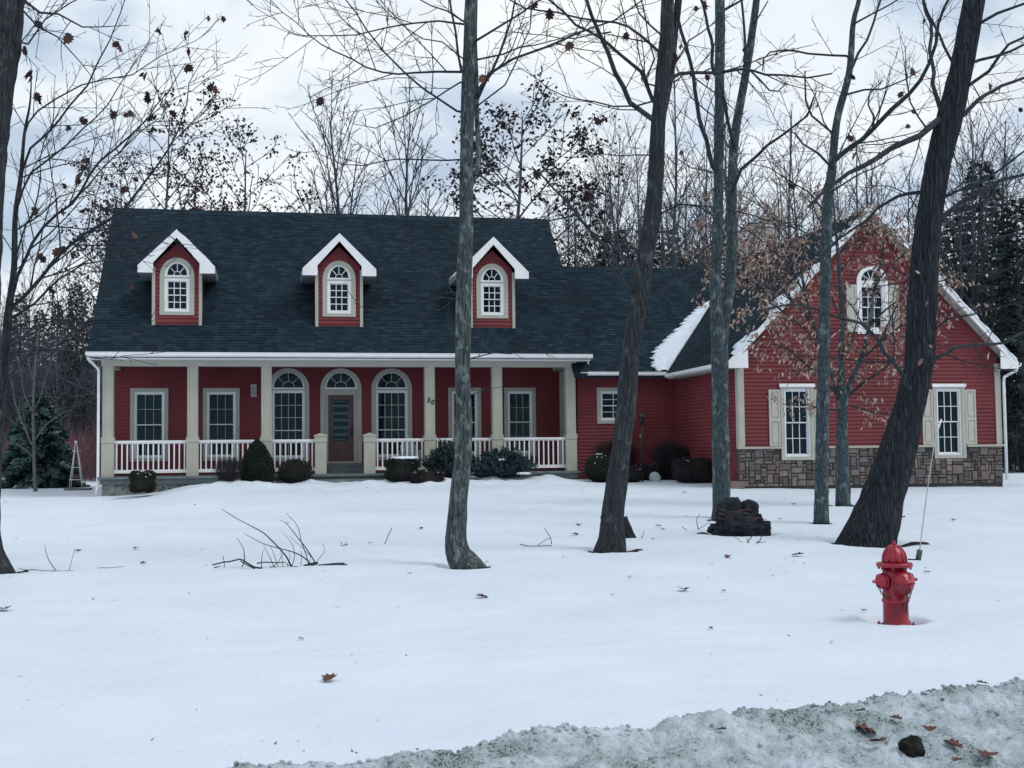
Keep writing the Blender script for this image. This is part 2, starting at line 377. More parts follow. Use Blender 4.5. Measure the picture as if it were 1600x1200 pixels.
def arch_band(mb, T, ac, w, ry, zs, th, d0, d1, k=24, mi=0, z0=None):
    """half-ring of outer width w plus legs down to z0"""
    def ol(ww, rr):
        p = [(ac+ww/2*math.cos(math.pi*i/k), zs+rr*math.sin(math.pi*i/k)) for i in range(k+1)]
        return ([(ac+ww/2, z0)] if z0 is not None else [])+p+([(ac-ww/2, z0)] if z0 is not None else [])
    A = ol(w, ry); B = ol(w-2*th, ry-th); n = len(A)
    vs = [T(a, d1, z) for a, z in A]+[T(a, d1, z) for a, z in B]+[T(a, d0, z) for a, z in A]+[T(a, d0, z) for a, z in B]
    fs = []
    for i in range(n-1):
        fs += [(i, i+1, n+i+1, n+i), (2*n+i, 2*n+i+1, i+1, i), (n+i, n+i+1, 3*n+i+1, 3*n+i), (3*n+i, 3*n+i+1, 2*n+i+1, 2*n+i)]
    fs += [(0, n, 3*n, 2*n), (n-1, 2*n-1, 4*n-1, 3*n-1)]
    mb.add(vs, fs, mi)
def pane_rect(T, a0, a1, z0, z1, d, parent):
    mb = MB(); mb.box(a0, a1, d-.006, d, z0, z1, T=T); return mb.build('pane', M['glass'], parent)
def curtain(T, a0, a1, z0, z1, d, parent, mat='curtain', amp=.03, name='curtain', zl=None):
    mb = MB(); n = 60
    top = [T(a0+(a1-a0)*i/n, d+amp*math.sin(i*1.05)+amp*.5*math.sin(i*.37+a0), z1) for i in range(n+1)]
    bot = [T(a0+(a1-a0)*i/n, d+amp*1.2*math.sin(i*1.05+.3)+amp*.6*math.sin(i*.37+a0), z0 if zl is None else zl) for i in range(n+1)]
    mb.strip(top, bot); return mb.build(name, M[mat], parent)
def window(T, a0, a1, z0, z1, cb, cas='taupe', cw=.115, fw=.05, cols=3, rows=2, parent=H, cur=True, sash=True, cd=.045, frame='vinyl', mun=.018, trows=None, inner=None):
    """casing outer edges a0..a1, z0..z1"""
    mb = MB(); frame_ring(mb, T, a0, a1, z0, z1, cw, -.03, cd, 0, cw*.9, cw)
    w = mb.build('window', M[cas], parent, fix=True)
    b0, b1, y0, y1 = a0+cw, a1-cw, z0+cw*.9, z1-cw
    rect_cut(cb, T, b0-.03, b1+.03, y0-.03, y1+.03)
    fb = MB(); frame_ring(fb, T, b0, b1, y0, y1, fw, -.12, .022)
    fb.build('frame', M[frame], w, fix=True)
    c0, c1, x0, x1 = b0+fw, b1-fw, y0+fw, y1-fw; mid = (x0+x1)/2; s = .028
    sb = MB()
    frame_ring(sb, T, c0, c1, mid-.012, x1, s, -.06, -.025); frame_ring(sb, T, c0, c1, x0, mid+.022, s, -.098, -.063)
    sb.build('sash', M['vinyl' if frame == 'vinyl' else frame], w, fix=True)
    mm = MB()
    for lo, hi, d, rw in ((mid+.02, x1-s, -.046, trows or rows), (x0+s, mid-.008, -.084, rows)):
        for i in range(1, cols): a = c0+s+(c1-c0-2*s)*i/cols; mm.box(a-mun/2, a+mun/2, d-.008, d+.008, lo, hi, T=T)
        for i in range(1, rw):
            z = lo+(hi-lo)*i/rw; mm.box(c0+s, c1-s, d-.009, d+.009, z-mun/2, z+mun/2, T=T)
    mm.build('muntins', M[inner or 'vinyl'], w, fix=True)
    pane_rect(T, c0+.01, c1-.01, mid, x1-.01, -.058, w); pane_rect(T, c0+.01, c1-.01, x0+.01, mid, -.094, w)
    if cur == 'sheer': curtain(T, c0-.1, c1+.1, x0-.1, mid+(x1-mid)*.52, -.26, w); curtain(T, c0-.1, c1+.1, mid+(x1-mid)*.5, x1+.1, -.22, w, amp=.004, name='shade')
    elif cur == 'blind':
        bl = MB(); z = x0
        while z < x1: bl.box(c0-.02, c1+.02, -.20, -.165, z, z+.004, T=T); z += .035
        bl.build('blind', M['blind'], w)
    elif cur == 'dark': curtain(T, c0-.1, c0+.14, x0-.1, x1+.05, -.3, w, amp=.03); curtain(T, c1-.14, c1+.1, x0-.1, x1+.05, -.3, w, amp=.03)
    return w
# --- walls of the main block
W1 = FR(2.4); cb = MB()
main = clap('wall', W1, .32, 14.12, 1.2, 4.5)
ws = []
for a0, a1 in ((.90, 2.0), (3.01, 4.09)): ws.append(window(W1, a0, a1, 1.62, 3.81, cb, cur='sheer', frame='vinyl', inner='taupe', mun=.014))
for a0, a1 in ((10.48, 11.52), (12.26, 13.28)): ws.append(window(W1, a0, a1, 1.64, 3.82, cb, cur='dark', inner='taupe', mun=.014))
def fan(mb, T, ac, w, zs, ry, d, th, k=5, inner=.42, mi=0):
    """sunburst muntins"""
    r0 = w/2*inner
    arch_band(mb, T, ac, 2*r0+th, r0*ry/(w/2)+th/2, zs, th, d-.008, d+.008, 16, mi)
    for i in range(1, k):
        an = math.pi*i/k
        c, s = math.cos(an), math.sin(an); nx, nz = -s*th/2, c*th/2; e = ry/(w/2)
        p0 = (ac+r0*c, zs+r0*s*e); p1 = (ac+w/2*c, zs+w/2*s*e)
        if i*2 == k and False: pass
        vs = []
        for dd in (d-.008, d+.008): vs += [T(p0[0]+nx, dd, p0[1]+nz), T(p1[0]+nx, dd, p1[1]+nz), T(p1[0]-nx, dd, p1[1]-nz), T(p0[0]-nx, dd, p0[1]-nz)]
        mb.add(vs, [(0,1,2,3), (7,6,5,4), (0,4,5,1), (1,5,6,2), (2,6,7,3), (3,7,4,0)], mi)
def arched_window(T, ac, w, z0, zs, ztop, cb, cas='taupe', casw=.14, fr='vinyl', lower=True, cols=4, rows=(3, 2), parent=H, spokes=4, fth=.05, name='arched_window', cd=.05, blind=None, inner=.42, mun=.018):
    ry = ztop-zs
    mb = MB(); arch_band(mb, T, ac, w, ry, zs, casw, -.03, cd, 28, 0, z0)
    iw = w-2*casw; iry = ry-casw
    if lower: mb.box(ac-iw/2, ac+iw/2, -.03, cd-.004, z0, z0+.10, T=T)
    ar = mb.build(name, M[cas], parent, fix=True)
    arch_cut(cb, T, ac, iw+.06, zs, z0+(.07 if lower else 0), iry+.03)
    # mullion bar between lower light and arch
    bar = .09
    fb = MB(); arch_band(fb, T, ac, iw, iry, zs+bar/2, fth, -.12, .02, 28); fb.box(ac-iw/2, ac+iw/2, -.12, .02, zs+bar/2-.045, zs+bar/2+.002, T=T)
    if lower:
        frame_ring(fb, T, ac-iw/2, ac+iw/2, z0+.10, zs-bar/2, fth, -.12, .02)
    fb.build('frame', M[fr], ar, fix=True)
    mb2 = MB(); mb2.box(ac-iw/2, ac+iw/2, -.11, .03, zs-bar/2, zs, T=T); mb2.build('transom_bar', M[cas], ar)
    mm = MB(); gw = iw-2*fth; fan(mm, T, ac, gw, zs+bar/2, iry-fth, -.05, mun, spokes, inner)
    pz = MB(); pz.prism([(ac+gw/2*math.cos(math.pi*i/20), zs+bar/2+(iry-fth)*math.sin(math.pi*i/20)) for i in range(21)], lambda a, z, d: T(a, d, z), -.066, -.060); pz.build('pane', M['glass'], ar, fix=True)
    if lower:
        x0, x1 = z0+.10+fth, zs-bar/2-fth; mid = x0+(x1-x0)*rows[1]/(rows[0]+rows[1]); s = .026
        sb = MB(); c0, c1 = ac-gw/2, ac+gw/2
        frame_ring(sb, T, c0, c1, mid-.012, x1, s, -.06, -.025); frame_ring(sb, T, c0, c1, x0, mid+.02, s, -.098, -.063); sb.build('sash', M[fr], ar, fix=True)
        for lo, hi, d, rw in ((mid+.02, x1-s, -.046, rows[0]), (x0+s, mid-.008, -.084, rows[1])):
            for i in range(1, cols): a = c0+s+(gw-2*s)*i/cols; mm.box(a-mun/2, a+mun/2, d-.008, d+.008, lo, hi, T=T)
            for i in range(1, rw): z = lo+(hi-lo)*i/rw; mm.box(c0+s, c1-s, d-.009, d+.009, z-mun/2, z+mun/2, T=T)
        pane_rect(T, c0+.01, c1-.01, mid, x1-.01, -.058, ar); pane_rect(T, c0+.01, c1-.01, x0+.01, mid, -.094, ar)
        if blind:
            bl = MB(); z = x0
            while z < x1: bl.box(c0-.02, c1+.02, -.20, -.165, z, z+.004, T=T); z += .035
            bl.build('blind', M['blind'], ar)
    mm.build('muntins', M['vinyl' if parent is not H or cas != 'taupe' else 'shutter'], ar, fix=True)
    return ar
for ac in (5.55, 8.71): arched_window(W1, ac, 1.26, 1.58, 3.78, 4.42, cb, blind=True)
dw = arched_window(W1, 7.145, 1.26, 1.5, 3.78, 4.42, cb, lower=False, name='door_surround')
# door
fb = MB(); frame_ring(fb, W1, 6.655, 7.635, 1.5, 3.735, .10, -.13, .0, 0, .05, .14); fb.build('door_frame', M['taupe'], dw, fix=True)
fb = MB(); a0, a1 = 6.755, 7.535
frame_ring(fb, W1, a0, a1, 1.55, 3.595, .13, -.11, -.06, 0, .62, .15)
fb.box(a0+.17, a1-.17, -.075, -.045, 1.68, 2.08, T=W1)
fb.box(a0+.13, a1-.13, -.105, -.095, 2.17, 3.45, T=W1)
fb.box(a0+.165, a0+.185, -.06, -.052, 1.62, 2.12, T=W1); fb.box(a1-.185, a1-.165, -.06, -.052, 1.62, 2.12, T=W1)
door = fb.build('door', M['wood'], H, fix=True)
g = MB(); g.box(a0+.13, a1-.13, -.09, -.084, 2.17, 3.45, T=W1); g.build('pane', M['glass'], door)
cm = MB(); g0, g1 = a0+.15, a1-.15
for row in range(5):
    z = 3.26-row*.22
    for s_ in (1, -1):
        pts = [W1(g0+(g1-g0)*i/8, -.078, z+s_*(.042 if i % 2 else -.042)-(0 if s_ > 0 else .02*(row % 2))) for i in range(9)]; cm.tube(pts, [.0085]*9, 4)
cm.tube([W1(g0, -.078, 3.40), W1(g1, -.078, 3.40)], [.006]*2, 4); cm.tube([W1(g0, -.078, 2.22), W1(g1, -.078, 2.22)], [.006]*2, 4)
cm.tube([W1(g0, -.078, 2.2), W1(g0, -.078, 3.42)], [.006]*2, 4); cm.tube([W1(g1, -.078, 2.2), W1(g1, -.078, 3.42)], [.006]*2, 4)
cm.build('leaded_pattern', M['came'], door)
hb = MB(); hb.box(a1-.085, a1-.045, -.06, -.045, 2.28, 2.62, T=W1); hb.tube([W1(a1-.065, -.045, 2.58), W1(a1-.065, .02, 2.55), W1(a1-.065, .02, 2.40), W1(a1-.065, -.045, 2.36)], [.01]*4, 6); hb.build('handle', M['metal'], door)
st = MB(); st.box(6.52, 7.78, -.1, .12, 1.36, 1.5, T=W1); st.box(6.5, 7.8, -.05, .42, 1.195, 1.355, T=W1); st.build('door_step', M['deck'], H)
boolean(main, cb)
# corner boards, side walls
for b_ in ((14.06, 14.20, 2.355, 2.55, 1.2, 4.5), (.26, .40, 2.355, 2.55, 1.2, 4.5), (14.175, 14.205, 11.0, 11.2, .8, 4.6), (.255, .285, 11.0, 11.2, .8, 4.6)):
    mb = MB(); mb.box(*b_); mb.build('corner_board', M['beige'], H)
def gable_cut(cb, va, vb, ve, ze, vr, zr, T):          # solid above the slopes
    cb.prism([(ve-3, ze-3*(zr-ze)/(vr-ve)), (vr, zr), (2*vr-ve+3, ze-3*(zr-ze)/(vr-ve)), (2*vr-ve+3, zr+4), (ve-3, zr+4)], T, va, vb)
SL = (9.86-4.70)/5.70
for nm, T, ux in (('side_wall', FLf(.30), .30), ('side_wall', FRt(14.16), 14.16)):
    w_ = clap(nm, T, 2.43, 11.15, .6, 9.8); c2 = MB(); gable_cut(c2, ux-.4, ux+.4, 0, 4.52, 5.7, 9.68, lambda p, q, w: V((w, p, q))); boolean(w_, c2)
    # gable above porch
    w_ = clap(nm, T, .5, 2.425, 4.36, 7.2); c2 = MB(); gable_cut(c2, ux-.4, ux+.4, 0, 4.52, 5.7, 9.68, lambda p, q, w: V((w, p, q))); boolean(w_, c2)
bk = clap('back_wall', lambda a, d, z: V((a, 11.05+d, z)), .35, 14.1, .6, 4.6)
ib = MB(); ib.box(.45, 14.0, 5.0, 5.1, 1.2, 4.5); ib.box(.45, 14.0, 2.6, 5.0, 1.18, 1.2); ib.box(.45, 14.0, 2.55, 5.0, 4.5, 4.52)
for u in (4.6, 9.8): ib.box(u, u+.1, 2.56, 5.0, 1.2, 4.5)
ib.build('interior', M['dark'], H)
# foundation, porch
mb = MB(); mb.box(.34, 14.1, .52, 11.1, .2, 1.08); mb.build('foundation', M['concrete'], H)
mb = MB(); mb.box(.24, 14.2, .30, 2.5, 1.13, 1.195); mb.box(.30, 14.14, .40, .50, .98, 1.13); mb.box(.30, .34, .5, 2.5, .98, 1.13); mb.box(5.2, 9.0, .02, .40, .86, 1.04)
mb.build('porch_floor', M['deck'], H)
mb = MB(); mb.box(.3, 14.16, .5, 2.4, 4.46, 4.5); mb.build('porch_ceiling', M['deck'], H)  # dark colour put on the ceiling to deepen the porch shade
mb = MB(); mb.box(.30, 14.16, .48, .80, 4.34, 4.50); mb.box(.30, .62, .8, 2.42, 4.34, 4.459); mb.box(13.84, 14.16, .8, 2.36, 4.34, 4.459); mb.build('porch_beam', M['beige'], H)
for a, b in ((.32,.65),(2.655,2.975),(4.735,5.055),(9.505,9.825),(11.54,11.87),(13.81,14.14)):
    c = (a+b)/2; mb = MB(); y0, y1 = .50, .50+.32
    mb.box(c-.15, c+.15, .515, .805, 2.31, 4.34)
    mb.box(c-.168, c+.168, .495, .83, 1.195, 2.15); mb.box(c-.178, c+.178, .483, .84, 2.155, 2.31)
    for s_ in (-1, 1): mb.box(c+s_*.115-.02, c+s_*.115+.02, .503, .52, 2.31, 4.30)   # raised stiles
    if c < 1 or c > 13: mb.box(c-.168, c+.168, .49, .5, 1.195, 1.30)
    o = mb.build('column', M['beige'], H)
    if 9.5 < c < 9.9: numcol = o
for c in (6.45, 7.875):
    mb = MB(); mb.box(c-.165, c+.165, .50, .83, 1.0, 2.12); mb.box(c-.18, c+.18, .485, .845, 2.125, 2.30)
    mb.add([V((c-.2, .465, 2.30)), V((c+.2, .465, 2.30)), V((c+.2, .865, 2.30)), V((c-.2, .865, 2.30)), V((c-.2, .465, 2.325)), V((c+.2, .465, 2.325)), V((c+.2, .865, 2.325)), V((c-.2, .865, 2.325)), V((c, .665, 2.40))],
           [(0,3,2,1),(0,1,5,4),(1,2,6,5),(2,3,7,6),(3,0,4,7),(4,5,8),(5,6,8),(6,7,8),(7,4,8)])
    mb.build('newel_post', M['beige'], H)
def railing(T, a, b, n):
    mb = MB(); mb.box(a, b, -.045, .045, 2.155, 2.215, T=T); mb.box(a, b, -.025, .025, 2.12, 2.155, T=T); mb.box(a, b, -.04, .04, 1.29, 1.385, T=T)
    r = mb.build('railing', M['white'], H)
    for i in range(n):
        x = a+(b-a)*(i+.5)/n; k = MB(); k.box(x-.019, x+.019, -.019, .019, 1.385, 2.12, T=T); k.build('baluster', M['white'], r)
RF = FR(.66)
for a, b, n in ((.65, 2.66, 14), (2.97, 4.735, 12), (5.055, 6.285, 8), (8.04, 9.505, 10), (9.825, 11.54, 12), (11.87, 13.81, 13)): railing(RF, a, b, n)
railing(FLf(.48), .83, 2.36, 10); railing(FLf(13.98), .83, 2.36, 10)
for t_, x, z in (('3', -.11, .03), ('0', .01, -.03)):
    cu = bpy.data.curves.new('n', 'FONT'); cu.body = t_; cu.size = .20; cu.extrude = .006; cu.shear = .15; cu.offset = .005
    to = bpy.data.objects.new('n', cu); COL.objects.link(to); bpy.context.view_layer.update()
    me = bpy.data.meshes.new_from_object(to.evaluated_get(bpy.context.evaluated_depsgraph_get())); bpy.data.objects.remove(to)
    for v in me.vertices: v.co = V((v.co.x+x+9.68, .505-v.co.z, v.co.y+z+3.25))-H.location
    me.materials.clear(); me.materials.append(M['black']); link('house_number', me, numcol)
# wall lamp
mb = MB(); mb.box(4.42, 4.60, .0, .03, 3.54, 3.93, T=W1); mb.build('wall_lamp', M['lampgrey'], H); lampo = bpy.data.objects['wall_lamp']
mb = MB(); frame_ring(mb, W1, 4.44, 4.58, 3.58, 3.86, .018, .05, .17); mb.box(4.43, 4.59, .03, .18, 3.86, 3.885, T=W1); mb.box(4.46, 4.56, .05, .16, 3.885, 3.91, T=W1); mb.build('lantern', M['lampgrey'], lampo)
# eave: fascia, gutter
mb = MB(); mb.box(-.02, 14.48, .0, .05, 4.50, 4.66); mb.box(.0, 14.46, .05, .5, 4.503, 4.53); mb.build('fascia', M['white'], H)
gp = [(-.002, 4.56), (-.075, 4.56), (-.11, 4.60), (-.115, 4.675), (-.125, 4.68), (-.125, 4.692), (-.105, 4.692), (-.10, 4.61), (-.07, 4.575), (-.002, 4.575)]
mb = MB(); mb.prism(gp, lambda p, q, w: V((w, p, q)), -.05, 14.52); mb.build('gutter', M['white'], H, fix=True)
# downspout at left front and by the right corner
def dsp(path, name='downspout', r=.04):
    mb = MB(); mb.tube([V(p) for p in path], [r]*len(path), 8, bumpy=0); return mb.build(name, M['white'], H)
dsp([(.02, -.05, 4.57), (.02, -.02, 4.50), (.20, .44, 4.28), (.24, .46, 4.2), (.24, .46, 1.0), (.20, .36, .74)], r=.038)
dsp([(14.3, 2.40, 4.5), (14.27, 2.33, 4.3), (14.27, 2.33, .95)], r=.035)
# main roof
def slab_roof(prof, T, a, b, name='roof', th=.10, mat='shingle', cutter=None):
    out = []
    for (p, q) in zip(prof, prof[1:]):
        e0, e1 = V(p), V(q); up = (e1-e0) if q[1] > p[1] else (e0-e1); lo, hi = (e0, e1) if q[1] > p[1] else (e1, e0)
        ln = up.length; u = up.normalized(); n_ = V((-u.y, u.x)) if u.x > 0 else V((u.y, -u.x))
        if n_.y < 0: n_ = -n_
        w0 = T(lo.x, lo.y, 0)-H.location; w1 = T(hi.x, hi.y, 0)-H.location; s = (w1-w0).normalized().dot(w0) % .132
        pts = [lo+n_*.0]; d = .132-s
        while d < ln-.02: pts += [lo+u*d+n_*.001, lo+u*d+n_*.013]; d += .132
        pts.append(hi)
        pts = [tuple(x) for x in pts]
        out += pts if q[1] > p[1] else pts[::-1]
    full = []
    for x in out:
        if not full or (V(full[-1])-V(x)).length > 1e-6: full.append(x)
    low = [(p[0], p[1]-th*1.35) for p in prof]
    mb = MB(); mb.prism(full+low[::-1], T, a, b)
    o = mb.build(name, M[mat], H, fix=True)
    if cutter: boolean(o, cutter)
    me = o.data
    if not me.uv_layers: autouv(me)
    return o
TX = lambda p, q, w: V((w, p, q))
slab_roof([(-.03, 4.70-.03*SL), (5.7, 9.86), (11.43, 4.70-.03*SL)], TX, -.02, 14.49)
mb = MB()
for u in (.03, 14.41):
    mb.prism([(.06, 4.40), (.06, 4.55), (5.7, 9.66), (11.34, 4.55), (11.34, 4.40), (5.7, 9.50)], TX, u, u+.03)
mb.build('rake_board', M['white'], H, fix=True)
mb = MB(); mb.prism([(5.5, 9.70), (5.7, 9.89), (5.9, 9.70), (5.9, 9.67), (5.7, 9.855), (5.5, 9.67)], TX, -.03, 14.5); o = mb.build('ridge_cap', M['shingle'], H, uv=True, fix=True)
# dormers
def roofv(z): return (z-4.70)/SL
def dormer(uc, snowy=0):
    vf = .98; T = FR(vf); w = .70; zb = 5.50; ze = 7.30; zt = 8.10
    cbd = MB(); fw = clap('dormer', T, uc-w+.08, uc+w-.08, zb+.02, zt-.02, e=.125, th=.10)
    cbd.prism([(uc-w-2, ze-2*.93), (uc, ze+w*.93+.02), (uc+w+2, ze-2*.93), (uc+w+2, 10), (uc-w-2, 10)], lambda a, z, d: T(a, d, z), -.6, .4)
    aw = arched_window(T, uc, .98, 5.86, 6.98, 7.54, cbd, cas='beige', casw=.135, fr='white', cols=3, rows=(2, 2), parent=fw, spokes=4, fth=.075, name='window', cd=.04, inner=.36, mun=.024)
    # sub-parts cannot go deeper: hang them on the dormer
    for c in list(aw.children): c.parent = fw
    boolean(fw, cbd)
    for s_ in (-1, 1): mb = MB(); a = uc+s_*(w-.04); mb.box(a-.045, a+.045, -.11, .04, zb, ze-.03, T=T); mb.build('corner_board', M['beige'], fw)
    mb = MB(); ve = roofv(ze)+.25                       # cheeks
    for s_ in (-1, 1):
        x0 = uc+s_*(w-.06); x1 = uc+s_*(w-.01)
        poly = [(vf+.02, zb), (vf+.02, ze), (ve, ze), (ve, roofv(0)*0+4.70+SL*ve-.1), (vf+.02, zb-.05)]
        mb.prism(poly, TX, min(x0, x1), max(x0, x1))
    mb.build('cheek_wall', M['red'], fw, fix=True)
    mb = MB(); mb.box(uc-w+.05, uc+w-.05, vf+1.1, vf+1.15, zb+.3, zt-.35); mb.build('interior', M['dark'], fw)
    # roof: two slopes running back into the main roof
    W = 1.06; zr = 8.30; sl = (zr-7.25)/W; vb = 4.4
    pr = [(uc-W, 7.25), (uc, zr), (uc+W, 7.25)]
    mb = MB(); mb.prism(pr+[(p[0], p[1]-.09) for p in pr[::-1]], lambda p, q, w_: V((p, w_, q)), vf-.29, vb)
    o = mb.build('dormer_roof', M['shingle'], fw, fix=True)
    c2 = MB(); c2.prism([(-3, 4.70-3*SL-.06), (9, 4.70+9*SL-.06), (9, -9), (-3, -9)], TX, uc-2, uc+2); boolean(o, c2)
    if not o.data.uv_layers: autouv(o.data)
    # rake fascia + boxed returns
    mb = MB(); e = .20
    A = [(uc-W-.02, 7.25), (uc, zr+.015), (uc+W+.02, 7.25)]
    out = A+[(uc+W+.02, 7.24-.02), (uc+W-.02, 7.10), (uc, zr-e-.055), (uc-W+.02, 7.10), (uc-W-.02, 7.22)]
    mb.prism([(uc-W-.02, 7.26), (uc, zr+.02), (uc, zr-.22), (uc-w+.05, 7.26+(W-w-.05+.02)*sl-.24), (uc-w+.05, 7.05), (uc-W-.02, 7.05)], lambda p, q, w_: V((p, w_, q)), vf-.33, vf-.29)
    mb.prism([(uc+W+.02, 7.26), (uc, zr+.02), (uc, zr-.22), (uc+w-.05, 7.26+(W-w-.05+.02)*sl-.24), (uc+w-.05, 7.05), (uc+W+.02, 7.05)], lambda p, q, w_: V((p, w_, q)), vf-.33, vf-.29)
    mb.build('rake_fascia', M['white'], fw, fix=True)
    mb = MB(); vv = roofv(7.1)+.1
    for s_ in (-1, 1):
        x0, x1 = sorted((uc+s_*(w-.02), uc+s_*(W+.01)))
        mb.box(x0, x1, vf-.289, vv, 7.055, 7.075); mb.box(*sorted((uc+s_*W, uc+s_*(W+.03))), vf-.289, vv, 7.07, 7.24)
    # raked soffit
    for s_ in (-1, 1):
        mb.prism([(uc, zr-.10), (uc+s_*(W-.02), 7.25-.10), (uc+s_*(W-.02), 7.24-.13), (uc, zr-.13)], lambda p, q, w_: V((p, w_, q)), vf-.288, vf-.002)
    mb.build('soffit', M['lampgrey'], fw, fix=True)
    return fw
D1, D2, D3 = dormer(2.34), dormer(7.02), dormer(11.66)
# --- connector
W2 = FR(.72); cb = MB()
cw_ = clap('connector_wall', W2, 14.22, 17.31, .7, 4.13)
window(W2, 14.84, 15.92, 2.62, 3.73, cb, cur='dark', cols=2, rows=2)
boolean(cw_, cb)
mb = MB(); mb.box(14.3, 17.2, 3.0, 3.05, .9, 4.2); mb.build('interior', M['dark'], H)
mb = MB(); mb.box(16.20, 16.27, .0, .02, 2.2, 2.28, T=W2); mb.build('outlet_cover', M['white'], H)
CS = .905
cut = MB(); cut.prism([(16.95+.06, 4.15-.10), (21.15, 8.35-.1), (25.3, 4.2), (25.3, -1), (17.01, -1)], lambda p, q, w: V((p, w, q)), -1, 9.9)
slab_roof([(.12, 4.20-.08*CS), (4.45, 8.05), (8.8, 4.20)], TX, 14.0, 21.15, cutter=cut)
mb = MB(); mb.box(14.2, 16.98, .13, .16, 4.0, 4.16); mb.prism([(.128, 4.06), (.05, 4.06), (.02, 4.09), (.01, 4.165), (0, 4.175), (.02, 4.175), (.04, 4.10), (.128, 4.075)], TX, 14.4, 16.84); mb.box(14.22, 17.3, .16, .72, 4.12, 4.14); mb.build('gutter', M['white'], H, fix=True)
# --- gable wing
W3 = FR(-4.75); cb = MB(); GL, GR, GC = 17.31, 24.98, 21.15
gw_ = clap('gable_wall', W3, GL, GR, 1.80, 8.05)
cb.prism([(GL-3, 3.95-2.6), (GC, 8.2-.05), (GR+3, 3.95-2.6), (GR+3, 10), (GL-3, 10)], lambda a, z, d: W3(a, d, z), -.6, .4)
cb2 = MB()
def mkwin(a0, a1):
    w = window(W3, a0, a1, 1.47, 3.50, cb2, cas='beige', cw=.105, fw=.05, cols=3, rows=2, cur='blind', inner='vinyl', cd=.06)
    mb = MB(); mb.box(a0-.03, a1+.03, .06, .085, 3.44, 3.53, T=W3); mb.build('head_casing', M['white'], w)
    for b0, b1 in ((a0-.33, a0-.012), (a1+.012, a1+.33)):
        mb = MB(); frame_ring(mb, W3, b0, b1, 1.85, 3.37, .05, .018, .055); mb.box(b0+.05, b1-.05, .018, .055, 2.52, 2.60, T=W3)
        mb.box(b0+.05, b1-.05, .018, .035, 1.9, 3.32, T=W3)
        for z0, z1 in ((1.94, 2.48), (2.64, 3.28)): mb.box(b0+.08, b1-.08, .035, .048, z0, z1, T=W3)
        mb.build('shutter', M['shutter'], w)
mkwin(18.47, 19.43); mkwin(22.95, 23.91)
ua = arched_window(W3, 21.235, .92, 4.90, 6.32, 6.78, cb2, cas='white', casw=.09, fr='white', cols=3, rows=(2, 2), spokes=5, fth=.06, inner=.0001, name='arched_window')
for b0, b1 in ((20.46, 20.76), (21.71, 22.01)):
    mb = MB(); frame_ring(mb, W3, b0, b1, 4.95, 6.25, .05, .018, .055); mb.box(b0+.05, b1-.05, .018, .04, 5.0, 6.2, T=W3); mb.build('shutter', M['shutter'], ua)
boolean(gw_, cb); boolean(gw_, cb2)
lw = clap('side_wall', FLf(GL), -4.70, .74, .6, 4.13)
rw_ = clap('side_wall', FRt(GR), -4.70, 8.9, .5, 4.13)
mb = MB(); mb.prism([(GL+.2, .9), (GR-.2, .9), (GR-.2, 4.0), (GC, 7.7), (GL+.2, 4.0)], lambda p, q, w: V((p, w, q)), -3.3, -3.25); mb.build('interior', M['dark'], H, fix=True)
for b_ in ((GL-.04, GL+.13, -4.80, -4.6, 1.80, 4.1), (GR-.13, GR+.04, -4.80, -4.6, 1.80, 4.1)):
    mb = MB(); mb.box(*b_); mb.build('corner_board', M['beige'], H)
# stone base: packed blocks
rs = random.Random(5); cell = .086; nx = int((GR-GL+.12)/cell); nz = 12; occ = [[0]*nz for _ in range(nx)]
mb = MB()
for j in range(nz):
    for i in range(nx):
        if occ[i][j]: continue
        wi = rs.choice([1, 2, 2, 3, 3, 4]); hi = rs.choice([1, 1, 2, 2, 3])
        wi = min(wi, nx-i); hi = min(hi, nz-j)
        k = 0
        while k < wi and not occ[i+k][j]: k += 1
        wi = max(1, k)
        for a in range(wi):
            for b in range(hi): occ[i+a][j+b] = 1
        x0 = GL-.05+i*cell+.008; x1 = x0+wi*cell-.016; z0 = .77+j*cell+.008; z1 = z0+hi*cell-.016
        # skip where the window casings come down
        if z1 > 1.47 and any(x1 > q0 and x0 < q1 for q0, q1 in ((18.44, 19.46), (22.92, 23.94))):
            z1 = 1.455
            if z1-z0 < .03: continue
        d1 = rs.uniform(.05, .09); bv = .018; f = lambda: rs.uniform(-.006, .006)
        T = W3
        vs = [T(x0, 0, z0), T(x1, 0, z0), T(x1, 0, z1), T(x0, 0, z1)]+[T(x, d1-.025, z) for x, z in ((x0+f(), z0+f()), (x1+f(), z0+f()), (x1+f(), z1+f()), (x0+f(), z1+f()))]+[T(x, d1+f(), z) for x, z in ((x0+bv, z0+bv), (x1-bv, z0+bv), (x1-bv, z1-bv), (x0+bv, z1-bv))]
        mb.add(vs, [(0,1,5,4),(1,2,6,5),(2,3,7,6),(3,0,4,7),(4,5,9,8),(5,6,10,9),(6,7,11,10),(7,4,8,11),(8,9,10,11)])
mb.build('stone_veneer', M['stone'], H, fix=True)
mb = MB(); mb.box(GL-.02, GR+.02, -4.77, -4.5, .3, 1.445); mb.box(GL-.02, 18.44, -4.77, -4.5, 1.445, 1.8); mb.box(19.46, 22.92, -4.77, -4.5, 1.445, 1.8); mb.box(23.94, GR+.02, -4.77, -4.5, 1.445, 1.8)
mb.build('veneer_backing', M['mortar'], H)
mb = MB()
for a, b in ((GL-.08, 18.46), (19.44, 22.94), (23.92, GR+.08)): mb.box(a, b, 0, .11, 1.785, 1.84, T=W3)
mb.build('belt_ledge', M['beige'], H)
